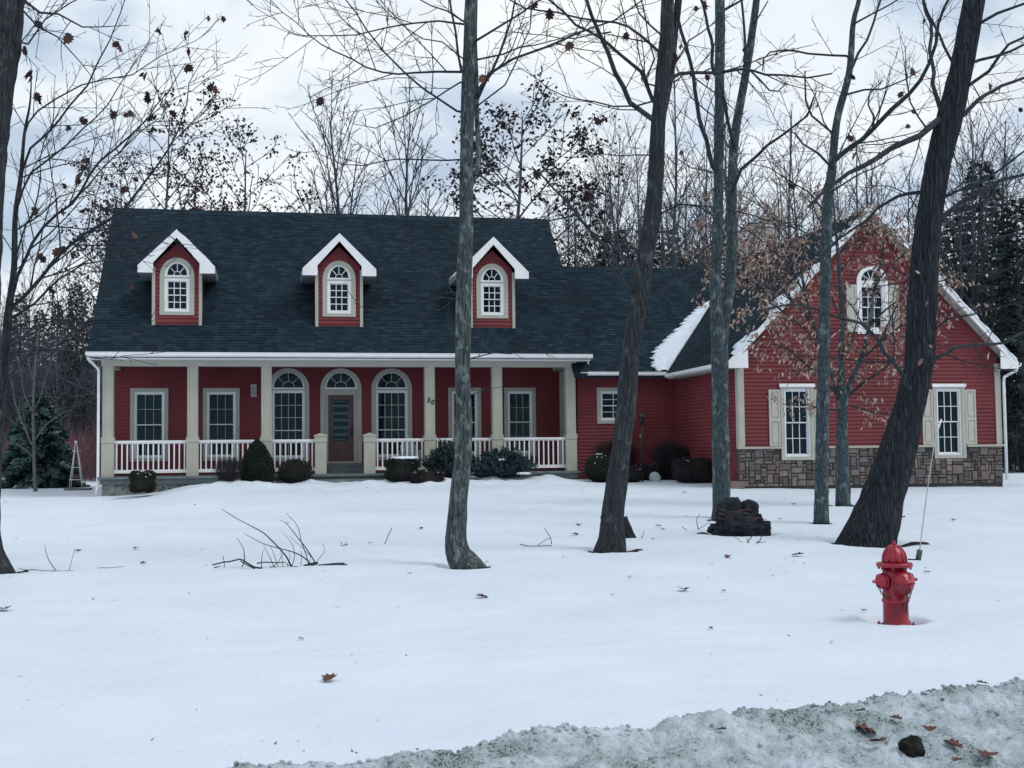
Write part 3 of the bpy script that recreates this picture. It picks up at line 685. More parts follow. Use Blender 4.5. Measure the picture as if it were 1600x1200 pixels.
# wing roof
vf = -5.08
slab_roof([(16.93, 4.13), (GC, 8.36), (25.37, 4.13)], lambda p, q, w: V((p, w, q)), vf, 9.3)
mb = MB()
for s_ in (-1, 1):
    e0 = GC+s_*4.24; sl = (8.36-4.13)/4.22
    mb.prism([(GC, 8.375), (e0, 4.125), (e0, 4.03), (e0-s_*.06, 3.99), (GC, 8.225)], lambda p, q, w: V((p, w, q)), vf-.035, vf)
    x0, x1 = sorted((GC+s_*3.86, e0)); mb.prism([(GC+s_*3.70, 3.93), (e0, 3.93), (e0, 4.03), (GC+s_*3.70, 4.42)], lambda p, q, w: V((p, w, q)), vf-.033, vf-.003)
mb.build('rake_fascia', M['white'], H, fix=True)
mb = MB()
for s_ in (-1, 1):
    mb.prism([(GC, 8.20), (GC+s_*4.1, 4.10), (GC+s_*4.1, 4.06), (GC, 8.16)], lambda p, q, w: V((p, w, q)), vf+.001, -4.76)
    x0, x1 = sorted((GC+s_*3.80, GC+s_*4.22)); mb.box(x0, x1, vf+.001, 8.8 if s_ > 0 else .12, 3.955, 3.985)
    mb.box(*sorted((GC+s_*4.19, GC+s_*4.22)), vf+.001, 8.8 if s_ > 0 else .14, 3.985, 4.10)
mb.build('soffit', M['taupe'], H, fix=True)
mb = MB()
gq = [(0, 3.99), (.075, 3.99), (.11, 4.02), (.12, 4.10), (.10, 4.10), (.09, 4.03), (0, 4.005)]
mb.prism([(16.925-p, q) for p, q in gq], lambda p, q, w: V((p, w, q)), vf-.02, .04); mb.prism([(25.375+p, q) for p, q in gq], lambda p, q, w: V((p, w, q)), vf-.02, 9); mb.build('gutter', M['white'], H, fix=True)
dsp([(25.43, -4.98, 4.0), (25.42, -4.96, 3.9), (25.1, -4.86, 3.72), (25.09, -4.84, 3.6), (25.09, -4.84, .85)], r=.042)
mb = MB(); mb.box(16.95, 17.32, -5.0, -4.3, .6, .93); mb.build('stone_ledge', M['stone'], H)
# snow left on the roofs ------------------------------------------------
def snow_patch(name, poly3, nrm, th, label, seed, group=None):
    """poly3: outline on a roof plane; puffed up sheet"""
    c = sum(poly3, V())/len(poly3); n = nrm.normalized()
    mb = MB(); k = len(poly3)
    rings = []
    for f, h in ((1.0, -.01), (.97, .6), (.85, .9), (.5, 1.0), (.15, 1.05)):
        rings.append([c+(p-c)*f+n*(th*h*(1+.35*noise.noise(p*3*f+V((seed, 0, 0)))) if h > 0 else -.01) for p in poly3])
    vs = [p for r in rings for p in r]+[c+n*th]
    fs = [(i*k+j, i*k+(j+1) % k, (i+1)*k+(j+1) % k, (i+1)*k+j) for i in range(4) for j in range(k)]+[(4*k+j, 4*k+(j+1) % k, 5*k) for j in range(k)]
    mb.add(vs, fs, 0, True)
    o = mb.build(name, M['snow'], None, loc=c, fix=True); return tag(o, label, 'snow patch', group)
def on_conn(u, v): return V((u, v, 4.20+CS*(v-.12)-.02))
rs = random.Random(3); A = []; B = []
for i in range(61):
    v = .12+2.75*i/60; ue = 16.98+.905*(v-.15)*1.0
    wdt = (.34+.50*math.sin(min(1, v/1.0)*1.57)-.30*max(0, v-.9))*(1 if i > 2 else .75)
    A.append(on_conn(ue-.02, v)); B.append(on_conn(ue-max(.03, wdt)-(rs.uniform(.0, .16) if i % 3 else -.05), v))
nn = V((0, -CS, 1)).normalized()
mb = MB(); k = 61
rows = []
for f, h in ((0, 0), (.03, .05), (.3, .09), (.65, .08), (.93, .05), (1, 0)):
    rows.append([a.lerp(b, f)+nn*h*(1+.8*noise.noise(a.lerp(b, f)*3.5)) for a, b in zip(A, B)])
for r0, r1 in zip(rows, rows[1:]): mb.strip(r0, r1)
mb.s = [True]*len(mb.f)
tag(mb.build('snow_patch', M['snow'], None, loc=A[10], fix=True), 'long ragged snow patch lying in the roof valley beside the gable wing', 'snow patch')
def slope_patch(uc, s_, t0, t1, v0, v1, label, seed):      # on a dormer roof slope
    W = 1.06; pts = []; n_ = 28; r_ = random.Random(seed)
    f = lambda t, v: V((uc+s_*W*t, v, 8.30-(8.30-7.25)*t))
    for i in range(n_):
        an = 6.2832*i/n_; pts.append(f((t0+t1)/2+(t1-t0)/2*max(-1, min(1, 1.25*math.cos(an)))*r_.uniform(.85, 1), (v0+v1)/2+(v1-v0)/2*max(-1, min(1, 1.25*math.sin(an)))*r_.uniform(.85, 1)))
    return snow_patch('snow_patch', pts, V((s_*(8.3-7.25), 0, W)), .05, label, seed)
slope_patch(2.34, -1, .02, .98, .72, 2.1, 'snow sheet covering the left slope of the leftmost dormer roof', 1)
slope_patch(2.34, 1, .02, .98, .72, 1.6, 'snow sheet covering the right slope of the leftmost dormer roof', 2)
slope_patch(7.02, -1, .8, 1.03, 1.3, 2.2, 'tiny snow lump at the left eave of the middle dormer', 3)
slope_patch(11.66, -1, .5, 1.05, .9, 2.7, 'snow tongue sticking out left of the right-hand dormer, behind the lichened trunk', 4)
def rake_snow(s_, t0, t1, label, seed, wv=1.1):
    mb = MB(); r_ = random.Random(seed); rows = []
    sl = (8.36-4.13)/4.22; nrm = V((s_*sl, 0, 1)).normalized(); n_ = 60
    L = [t0+(t1-t0)*i/n_ for i in range(n_+1)]; ww = [wv*max(.02, min(1, .42+1.5*noise.noise(V((t*7.2, seed, 0)))+.5*noise.noise(V((t*25, seed, 5))))) for t in L]
    for f, h in ((0, -.02), (.03, .05), (.35, .085), (.8, .06), (1, 0)):
        rows.append([V((GC+s_*4.22*t, vf-.05+w*f, 8.36-(8.36-4.13)*t))+nrm*(h*min(1, w*2.2)*(1+.6*noise.noise(V((t*9, f*3, seed))))) for t, w in zip(L, ww)])
    for a, b in zip(rows, rows[1:]): mb.strip(a, b)
    mb.s = [True]*len(mb.f)
    tag(mb.build('snow_patch', M['snow'], None, loc=rows[2][30], fix=True), label, 'snow patch')
rake_snow(-1, .02, .97, 'band of snow along the left slope edge of the stone-based gable wing', 2)
rake_snow(1, .02, .99, 'band of snow along the right slope edge of the stone-based gable wing', 5)
# chair on the porch
ch = thing('porch_chair', 'pale weathered wooden chair with a peaked back behind the porch railing, left of column 30', 'chair', (9.15, 1.3, 1.195))
mb = MB()
for i, h in enumerate((.82, .95, 1.05, 1.1, 1.05, .95, .82)): x = 8.93+i*.073; mb.add([V((x-.032, 1.55-.0, 1.55)), V((x+.032, 1.55, 1.55)), V((x+.03, 1.80, 1.22+h)), V((x-.03, 1.80, 1.22+h)), V((x-.032, 1.575, 1.55)), V((x+.032, 1.575, 1.55)), V((x+.03, 1.825, 1.22+h)), V((x-.03, 1.825, 1.22+h))], [(0,1,2,3),(4,7,6,5),(0,4,5,1),(1,5,6,2),(2,6,7,3),(3,7,4,0)])
mb.build('backrest', M['bench'], ch, fix=True)
mb = MB(); 
for i in range(5): mb.box(8.88, 9.42, 1.02+i*.11, 1.11+i*.11, 1.58-.0+(-i*.012), 1.60-i*.012)
mb.build('seat', M['bench'], ch)
for x in (8.86, 9.40):
    for y in (1.04, 1.60): mb = MB(); mb.box(x, x+.045, y, y+.06, 1.195, 1.84); mb.build('leg', M['bench'], ch)
for x in (8.83, 9.38): mb = MB(); mb.box(x, x+.10, .98, 1.70, 1.84, 1.865); mb.build('armrest', M['bench'], ch)
# ------------------------------------------------------------------ plants
def rnd3(r_): 
    while True:
        p = V((r_.uniform(-1, 1), r_.uniform(-1, 1), r_.uniform(-1, 1)))
        if .01 < p.length < 1: return p.normalized()
OAK = [(0, 0), (.10, .12), (.30, .20), (.22, .34), (.46, .50), (.26, .60), (.34, .80), (.12, .80), (0, 1.05), (-.12, .80), (-.34, .80), (-.26, .60), (-.46, .50), (-.22, .34), (-.30, .20), (-.10, .12)]
ELL = [(0, 0), (.16, .25), (.2, .5), (.11, .8), (0, 1), (-.11, .8), (-.2, .5), (-.16, .25)]
DIA = [(0, 0), (.28, .45), (0, 1), (-.28, .45)]
def leaf(mb, p, d, size, shape, r_, fold=.35, mi=0):
    d = d.normalized(); a = d.cross(rnd3(r_))
    if a.length < .05: a = d.cross(V((1, 0, .1)))
    a.normalize(); n = a.cross(d); c = r_.uniform(-.35, .35)
    if shape is DIA:
        vs = [p+d*y*size+a*x*size+n*(abs(x)*fold)*size for x, y in shape]
        mb.add(vs, [(0, 1, 2), (0, 2, 3)], mi); return
    k = len(shape); h = k//2
    vs = [p+d*y*size+a*x*size+n*(abs(x)*fold+c*y*y)*size for x, y in shape]
    mb.add(vs, [tuple(range(0, h+1)), (0,)+tuple(range(h, k))], mi)
class Tree:
    """limbs + twigs; lv cfg: per level (density per metre, len ratio, angle, wander, up, sides)"""
    def __init__(s, seed, seg=.35, leaves=0, leafpos=None):
        s.r = random.Random(seed); s.mb = MB(); s.tips = []; s.seg = seg; s.count = 0
    def children(s, pts, r0, r1, lvl, cfg, L):
        if lvl >= len(cfg): return
        den, ratio, ang, wander, up, rmin = cfg[lvl]; r_ = s.r
        n = int(L*den+r_.random()); k = len(pts)-1
        ph = r_.uniform(0, 6.28)
        for i in range(n):
            t = .12+.88*(i+r_.random())/max(1, n); 
            if t > 1: t = 1
            x = t*k; j = min(int(x), k-1); f = x-j; p = pts[j].lerp(pts[j+1], f); d = (pts[j+1]-pts[j]).normalized()
            ph += 2.4+r_.uniform(-.5, .5)
            a = d.cross(V((0, 0, 1)))
            if a.length < .1: a = V((1, 0, 0))
            a.normalize(); c = d.cross(a)
            sd = a*math.cos(ph)+c*math.sin(ph); an = R(ang)*r_.uniform(.7, 1.25)
            nd = d*math.cos(an)+sd*math.sin(an)
            ln = L*ratio*(1.15-.7*t)*r_.uniform(.55, 1.25)
            rr = min((r0+(r1-r0)*t)*.65, max(rmin, ln*.011))
            s.branch(p, nd, ln, max(rmin, rr), lvl, cfg)
    def branch(s, p, d, L, r0, lvl, cfg):
        den, ratio, ang, wander, up, rmin = cfg[min(lvl, len(cfg)-1)]; r_ = s.r
        k = max(2, min(9, int(L/s.seg)+1)); st = L/k; pts = [p.copy()]
        for i in range(k):
            d = d+V((r_.uniform(-1, 1), r_.uniform(-1, 1), r_.uniform(-1, 1)))*wander+V((0, 0, up))
            d.normalize(); p = p+d*st; pts.append(p)
        r1 = max(rmin*.6, r0*.35)
        s.mb.twig(pts, r0, r1, 5 if r0 > .03 else 3); s.count += k
        s.tips.append((pts[-1], d, lvl)); 
        if lvl+1 < len(cfg): s.children(pts, r0, r1, lvl+1, cfg, L)
        return pts
def smooth(pts, rad, step):
    out = []; ro = []
    n = len(pts)
    for i in range(n-1):
        p0 = pts[max(i-1, 0)]; p1 = pts[i]; p2 = pts[i+1]; p3 = pts[min(i+2, n-1)]
        k = max(1, int((p2-p1).length/step))
        for j in range(k):
            t = j/k; t2 = t*t; t3 = t2*t
            out.append(.5*((2*p1)+(p2-p0)*t+(2*p0-5*p1+4*p2-p3)*t2+(3*p1-p0-3*p2+p3)*t3)); ro.append(rad[i]+(rad[i+1]-rad[i])*t)
    out.append(pts[-1].copy()); ro.append(rad[-1]); return out, ro
t2 = 17.5
CF = [(3.0, .42, 46, .17, .05, .0065), (4.2, .44, 43, .22, .03, .0048), (5.5, .42, 40, .28, .02, .0038)]
def limb_tree(name, label, cat, t, trunks, limbs, barkm, seed, cfg=CF, parent=None, loc=None, flare=None, tsides=30, sag=1.0, extra=None, spread=1.6, crownmat='branch', bumpy=.14):
    """trunks/limbs traced as (px, py, width_px) at distance t; limbs curve toward / away in depth"""
    r_ = random.Random(seed*7+1); k1 = t/F_PX
    base = PT(trunks[0][0][0], trunks[0][0][1], t)
    root = thing(name, label, cat, (base.x, base.y, base.z)) if parent is None else parent
    mb = MB()
    for ti, tr in enumerate(trunks):
        pts = [PT(x, y, t-.0+(.35 if ti else 0)*min(1, i*.5)) for i, (x, y, w) in enumerate(tr)]
        rad = [w*k1/2 for x, y, w in tr]
        if ti == 0:
            d0 = (pts[0]-pts[1]).normalized(); pts = [pts[0]+V((d0.x*.3, d0.y*.3, -.35))]+pts; rad = [rad[0]*1.25]+rad
        P, Q = smooth(pts, rad, .07)
        mb.tube(P, Q, tsides, bumpy=bumpy, seed=seed*3.1+ti*5, flare=0 if ti or rad[1] < .08 or rad[1] > .35 else .7)
    if t < 30 and rad[1] > .05:
        for q in range(7):                             # knots and healed branch scars
            P_, Q_ = smooth([PT(x, y, t) for x, y, w in trunks[0]], [w*k1/2 for x, y, w in trunks[0]], .3); j = r_.randint(2, min(len(P_)-3, int(6/.3))); an = r_.uniform(0, 6.28)
            c = P_[j]+V((math.cos(an), math.sin(an), 0))*Q_[j]*.86; lump(mb, c, Q_[j]*.26, Q_[j]*.26, Q_[j]*r_.uniform(.3, .6), q+seed, 2, .3)
    mb.build('trunk', M[barkm], root)
    T = Tree(seed); lm = MB()
    cen = []
    for tr in trunks:
        for (x0, y0, w0_), (x1, y1, w1_) in zip(tr, tr[1:]):
            cen += [(x0+(x1-x0)*q/12, y0+(y1-y0)*q/12) for q in range(12)]
    for li, L in enumerate(limbs):
        bx, by = min(cen, key=lambda c: math.hypot(c[0]-L[0][0], c[1]-L[0][1]-6))
        dd_ = math.hypot(bx-L[0][0], by-L[0][1])
        if 2 < dd_ < 34: L = [(bx, by, L[0][2])]+list(L)
        sgn = 1 if (li % 2) else -1; dep = r_.uniform(.4, 1.0)*spread*sgn; n = len(L)
        tot = sum(math.hypot(L[i+1][0]-L[i][0], L[i+1][1]-L[i][1]) for i in range(n-1))*k1
        pts = [PT(x, y, t+dep*min(1, tot/3)*(i/(n-1))**1.3) for i, (x, y, *w) in enumerate(L)]
        w0 = L[0][2]; w1 = L[-1][2] if len(L[-1]) > 2 else 1.5
        rad = [(w0+(w1-w0)*i/(n-1))*k1/2*(.82 if t2 == t else 1) for i in range(n)]
        P, Q = smooth(pts, rad, .22)
        for i in range(1, len(P)): P[i] = P[i]+V((noise.noise(P[i]*1.9+V((seed, li, 0))), noise.noise(P[i]*1.9+V((0, seed, li))), noise.noise(P[i]*1.9+V((li, 3, seed)))))*.07
        lm.tube(P, Q, 8 if w0*k1 > .04 else 6)
        le = sum((P[i+1]-P[i]).length for i in range(len(P)-1))
        T.children(P, Q[0], Q[-1], 0, cfg, le)
        T.tips.append((P[-1], P[-1]-P[-2], 0))
    lm.build('limbs', M[crownmat], root); T.mb.build('crown', M[crownmat], root)
    return root, T
def hang_leaves(root, T, n, size, shape, mat, r_, cond=None, down=.8, cluster=1, name='dead_leaves'):
    tips = [x for x in T.tips if cond is None or cond(x[0])]
    if not tips: return
    mb = MB()
    for i in range(n):
        p, d, l = r_.choice(tips)
        for j in range(cluster): leaf(mb, p+rnd3(r_)*size*.3*(cluster > 1), (V((0, 0, -down))+rnd3(r_)*.6), size*r_.uniform(.7, 1.2), shape, r_)
    mb.build(name, M[mat], root)
def fromtop(T, lo): return lambda p: p.z > lo
# --- foreground trees
pos = {}
for nm, x, y in (('t5', 724, 886), ('t6', 952, 862), ('t7', 1127, 808), ('t8', 1283, 819), ('t9', 1317, 790), ('t10', 1356, 848), ('t1', -12, 896), ('stump', 1157, 836), ('hyd', 1402, 978), ('stub', 984, 842)):
    pos[nm] = gpoint(x, y)
def tt(n): return (pos[n][0]-CAM).dot(FW)/1.0
def dist(n): d = ray(*dict(t5=(724, 886), t6=(952, 862), t7=(1127, 808), t8=(1283, 819), t9=(1317, 790), t10=(1356, 848), t1=(-12, 896), stump=(1157, 836), hyd=(1402, 978), stub=(984, 842))[n]); return pos[n][1]
for n, r_, d_ in (('t5', .34, .05), ('t6', .36, .05), ('t7', .25, .04), ('t8', .2, .04), ('t9', .34, .06), ('t10', .62, .08), ('t1', .4, .05), ('stump', .55, .07)):
    WELLS.append((pos[n][0].x, pos[n][0].y, r_, d_))
WELLS.append((pos['hyd'][0].x+.03, pos['hyd'][0].y+.13, .30, .13))
r_ = random.Random(11)
tr, T = limb_tree('maple_tree', 'slim lichen-spotted tree standing in front of the porch, its trunk crossing the right dormer', 'tree', dist('t5'),
    [[(727, 886, 50), (716, 868, 40), (712, 850, 34), (713, 827, 31), (717, 770, 28.6), (724, 712, 26), (725, 655, 25.5), (723, 597, 24), (723, 550, 24), (726, 430, 22.5), (729, 312, 21.5), (730, 187, 20), (734, 62, 19), (736, -30, 18), (738, -150, 14)],
     [(734, 296, 8), (741, 276, 9), (748, 250, 8.5), (745, 187, 8), (744, 120, 7.5), (742, 60, 7), (745, -60, 5)]],
    [[(719, 175, 4), (680, 150), (637, 117), (600, 80), (569, 44), (537, -5), (520, -60, 1.5)],
     [(722, 111, 4.5), (683, 116), (644, 117), (600, 109), (550, 94), (503, 70), (462, 34), (428, 0, 1.3)],
     [(722, 108, 4.5), (715, 80), (709, 47), (704, 20), (699, -20, 3)],
     [(706, 34, 3.5), (690, 30), (650, 36), (600, 44), (556, 52), (516, 56), (478, 56), (441, 45), (420, 14, 1)],
     [(720, 128, 3.5), (672, 161), (631, 184), (588, 199), (550, 191, 1)],
     [(720, 250, 3), (666, 250), (619, 253), (569, 259), (534, 256), (500, 241), (473, 211, 1)],
     [(746, 150, 6), (766, 119), (806, 97), (853, 75), (900, 59), (960, 30), (1010, -5, 2)],
     [(748, 147, 5.5), (769, 109), (787, 56), (806, 0), (815, -60, 2.5)],
     [(742, 66, 4.5), (784, 37), (837, 5), (880, -20, 2)],
     [(740, 95, 4), (784, 84), (840, 70), (900, 50, 1.4)],
     [(750, 165, 3), (787, 134), (806, 97), (828, 47), (836, 0, 1.4)],
     [(712, 460, 4), (700, 440), (685, 429), (668, 400), (653, 385), (609, 356), (567, 318, .9)],
     [(713, 467, 2.6), (685, 467), (638, 478), (609, 485), (567, 483), (547, 473, .8)],
     [(738, 558, 2.4), (770, 552), (800, 556), (850, 545), (880, 535, .7)],
     [(740, 620, 2), (760, 612), (790, 606, .7)],
     [(722, 36, 3.5), (700, 22), (672, 8), (640, -10), (600, -20, 1.2)],
     [(722, 95, 2.6), (690, 70), (660, 62), (640, 50), (600, 12), (580, -10, 1)],
     [(748, 270, 4), (770, 290), (800, 310), (830, 325, 1.4)]],
    'bark_lichen', 5)
hang_leaves(tr, T, 6, .15, OAK, 'oak_leaf', r_, lambda p: p.z > 6, cluster=2)
tr, T = limb_tree('tall_tree', 'brown-barked leaning tree in front of the low connector roof, two big limbs forking left', 'tree', dist('t6'),
    [[(953, 864, 52), (956, 840, 42), (957, 809, 35), (964, 752, 32.5), (972, 696, 29), (978, 640, 30), (985, 560, 29), (996, 485, 28), (1007, 415, 27), (1019, 337, 27), (1025, 262, 25), (1029, 187, 22), (1037, 112, 23), (1042, 60, 22), (1043, 0, 20), (1046, -90, 17)],
     [(1038, 175, 8), (1049, 110, 11), (1053, 60, 12), (1060, 0, 11), (1066, -90, 9)]],
    [[(1017, 186, 9), (987, 161), (961, 116), (950, 81), (937, 50), (924, 22), (910, -10), (900, -60, 4)],
     [(1021, 157, 7), (1010, 127), (1000, 112), (972, 90), (945, 65), (924, 49), (882, 22), (850, -5, 3.5)],
     [(1025, 79, 5), (1002, 56), (980, 41), (939, 34), (875, 19), (820, 10), (780, -10, 2)],
     [(1047, 124, 7), (1062, 116), (1119, 111), (1160, 107), (1200, 112), (1262, 120), (1300, 112, 2.5)],
     [(982, 452, 8), (962, 425), (941, 380), (901, 330), (864, 292), (830, 262, 2)],
     [(1018, 160, 3.6), (957, 165), (905, 154), (856, 139), (807, 105, 1)],
     [(1015, 243, 3), (969, 240), (924, 238), (880, 238, .9)],
     [(1010, 127, 3.5), (1021, 90), (1015, 60), (1003, 0, 2)],
     [(1020, 345, 4), (1062, 318), (1100, 322), (1130, 330, 2)],
     [(1030, 180, 4), (1043, 120), (1080, 65), (1110, 40), (1140, 30, 1.5)],
     [(1035, 60, 4), (1000, 20), (985, -20, 2)],
     [(955, 50, 2.5), (900, 58), (850, 56), (800, 50, 1)],
     [(1036, 480, 3), (1052, 430), (1090, 400), (1130, 370), (1200, 330, 1.2)],
     [(905, 334, 3), (880, 345), (850, 347), (800, 335), (760, 320, 1)]],
    'bark_brown', 6, spread=2.0)
hang_leaves(tr, T, 9, .15, OAK, 'oak_leaf', r_, lambda p: p.z > 5, cluster=1)
tr, T = limb_tree('twin_trunk_tree', 'grey-green tree splitting into two tall stems, beside the dark stump', 'tree', dist('t7'),
    [[(1127, 808, 30), (1127, 780, 28), (1127, 740, 27), (1126, 695, 27), (1125, 640, 25.5), (1125, 590, 25.5), (1124, 545, 25), (1121, 500, 20), (1118, 450, 17), (1122, 337, 16), (1123, 225, 15.5), (1124, 150, 15), (1125, 37, 15), (1124, -40, 14), (1124, -120, 11)],
     [(1126, 560, 18), (1132, 500, 18), (1139, 450, 19), (1143, 412, 17), (1144, 300, 14.5), (1147, 225, 14), (1159, 150, 13), (1172, 75, 12), (1182, 0, 11), (1192, -80, 9)]],
    [[(1115, 262, 8), (1102, 220), (1089, 165), (1077, 97), (1066, 50), (1055, -5, 4.5)],
     [(1119, 115, 6.5), (1113, 75), (1106, 45), (1092, -5, 4.5)],
     [(1171, 112, 4), (1185, 125), (1200, 139), (1215, 142), (1230, 130, 1.5)],
     [(1164, 95, 5), (1162, 60), (1162, 37), (1158, -10, 3.5)],
     [(1149, 292, 6.5), (1160, 262), (1182, 240), (1200, 229), (1225, 210), (1262, 180), (1275, 150, 2.5)],
     [(1134, 12, 5), (1150, 5), (1175, -8, 3)],
     [(1147, 225, 6), (1138, 190), (1131, 160), (1126, 130, 5)],
     [(1113, 335, 3.5), (1090, 322), (1060, 318), (1030, 330, 1.3)],
     [(1150, 330, 3), (1180, 340), (1210, 350), (1250, 345, 1.2)],
     [(1113, 270, 3), (1080, 262), (1050, 240, 1.2)],
     [(1180, 30, 3), (1200, 0, 2)], [(1112, 180, 2.6), (1080, 150), (1060, 110), (1050, 80, 1.2)],
     [(1130, 390, 2.6), (1100, 420), (1060, 440), (1020, 460, 1)]],
    'bark_smooth', 8)
hang_leaves(tr, T, 6, .15, OAK, 'oak_leaf', r_, lambda p: p.z > 6)
tr, T = limb_tree('slender_tree', 'slender grey tree in front of the gable wing, between small beech and dark stump', 'tree', dist('t8'),
    [[(1283, 819, 25), (1283, 792, 22.5), (1284, 740, 20.5), (1285, 680, 19.5), (1287, 560, 18.5), (1289, 440, 18), (1293, 320, 16.5), (1300, 262, 13.5), (1308, 187, 11), (1327, 112, 10), (1333, 37, 8.5), (1342, 0, 7), (1352, -60, 5)]],
    [[(1298, 258, 9), (1330, 232), (1364, 202), (1394, 172), (1420, 150), (1436, 125), (1450, 101), (1460, 70), (1469, 37), (1489, -5, 4)],
     [(1332, 105, 5), (1340, 85), (1352, 67), (1371, 22), (1377, -5, 3)],
     [(1335, 36, 4), (1360, 22), (1409, -5, 2)],
     [(1296, 259, 5), (1274, 240), (1255, 225), (1240, 210), (1210, 200, 1.5)],
     [(1316, 150, 4), (1350, 140), (1375, 139), (1412, 124), (1440, 110, 1.5)],
     [(1322, 85, 4), (1300, 84), (1262, 86), (1225, 77), (1204, 78), (1194, 90), (1192, 109, 2)],
     [(1292, 202, 4), (1266, 180), (1259, 157), (1259, 120), (1262, 110, 2)],
     [(1364, 202, 4), (1366, 180), (1358, 165), (1360, 145), (1380, 125, 1.5)],
     [(1294, 300, 4), (1330, 280), (1370, 262), (1410, 240, 1.3)],
     [(1292, 330, 3.5), (1262, 300), (1230, 280), (1200, 262), (1175, 258, 1.2)],
     [(1290, 380, 3), (1250, 360), (1210, 350), (1170, 350, 1.2)],
     [(1290, 400, 3), (1320, 360), (1350, 330), (1380, 300, 1.2)],
     [(1303, 222, 3), (1280, 170), (1262, 130), (1240, 100, 1)]],
    'bark_smooth', 9)
hang_leaves(tr, T, 10, .14, OAK, 'oak_leaf', r_, lambda p: p.z > 6)
OA, TO = limb_tree('oak_tree', 'massive dark furrowed oak leaning left to right at the far right of the lawn', 'tree', dist('t10'),
    [[(1357, 846, 86), (1366, 820, 76), (1376, 790, 66), (1388, 750, 60), (1400, 710, 56), (1412, 670, 51), (1420, 640, 47), (1430, 600, 46), (1436, 560, 46), (1441, 480, 45), (1446, 400, 42), (1455, 320, 40), (1464, 262, 38.5), (1483, 187, 38.5), (1501, 112, 35), (1515, 37, 33), (1522, 0, 33), (1535, -80, 30)]],
    [[(1465, 190, 13), (1449, 200), (1435, 210), (1394, 236), (1352, 259), (1326, 270), (1290, 300), (1262, 325, 4)],
     [(1471, 180, 9), (1463, 145), (1457, 112), (1454, 56), (1446, -10, 4.5)],
     [(1488, 100, 5), (1476, 70), (1469, 52), (1455, 20), (1440, -5, 3)],
     [(1500, 178, 8), (1525, 162), (1540, 150), (1570, 135), (1600, 118), (1640, 100, 4)],
     [(1508, 140, 6), (1544, 109), (1560, 85), (1574, 67), (1600, 56), (1640, 30, 3)],
     [(1515, 100, 6), (1555, 90), (1600, 71), (1640, 65, 3)],
     [(1528, 36, 6), (1562, 22), (1600, 8), (1630, 0, 3)],
     [(1466, 348, 11), (1476, 336), (1499, 319), (1544, 292), (1600, 270), (1650, 250, 4)],
     [(1470, 310, 5), (1525, 285), (1565, 262), (1600, 238), (1640, 215, 2)],
     [(1462, 400, 4), (1525, 382), (1600, 364), (1640, 362, 2)],
     [(1428, 615, 9), (1416, 600), (1405, 585), (1392, 568), (1368, 528), (1345, 508), (1312, 496), (1272, 480), (1220, 478), (1180, 486, 2)],
     [(1445, 570, 8), (1488, 548), (1520, 541), (1552, 538), (1592, 526), (1640, 500, 2.5)],
     [(1455, 520, 4.5), (1480, 500), (1520, 492), (1560, 482), (1610, 470, 1.5)],
     [(1446, 296, 7), (1420, 302), (1405, 307), (1371, 326), (1337, 356), (1311, 375), (1290, 395, 2.5)],
     [(1440, 330, 3), (1420, 300), (1390, 290), (1350, 290, 1)],
     [(1460, 440, 3), (1500, 430), (1540, 425), (1590, 418, 1)],
     [(1436, 440, 3), (1400, 420), (1370, 415), (1330, 425, 1)]],
    'bark_oak', 10, tsides=28, spread=2.2, bumpy=.12)
hang_leaves(OA, TO, 45, .12, ELL, 'beech_leaf', r_, lambda p: p.z < 6.2)
hang_leaves(OA, TO, 12, .15, OAK, 'oak_leaf', r_, lambda p: p.z > 6, name='dark_leaves')
tr, T = limb_tree('roadside_tree', 'thick grey trunk cut off by the left edge of the photo', 'tree', dist('t1'),
    [[(-16, 896, 66), (-22, 860, 52), (-26, 800, 50), (-28, 740, 50), (-29, 640, 52), (-29, 560, 54), (-29, 450, 56), (-27, 330, 60), (-18, 200, 66), (-8, 100, 68), (0, 0, 72), (8, -90, 70)]],
    [[(20, -20, 6), (43, 7), (63, 23), (87, 23), (127, 43), (153, 43), (200, 40, 1)],
     [(25, 0, 4), (60, 40), (90, 60), (130, 100), (150, 130, 1)],
     [(10, 60, 4), (45, 70), (70, 30), (110, 5), (150, -15, 1.5)]],
    'bark_brown', 12, tsides=26)
hang_leaves(tr, T, 6, .15, OAK, 'oak_leaf', r_, None, cluster=2)
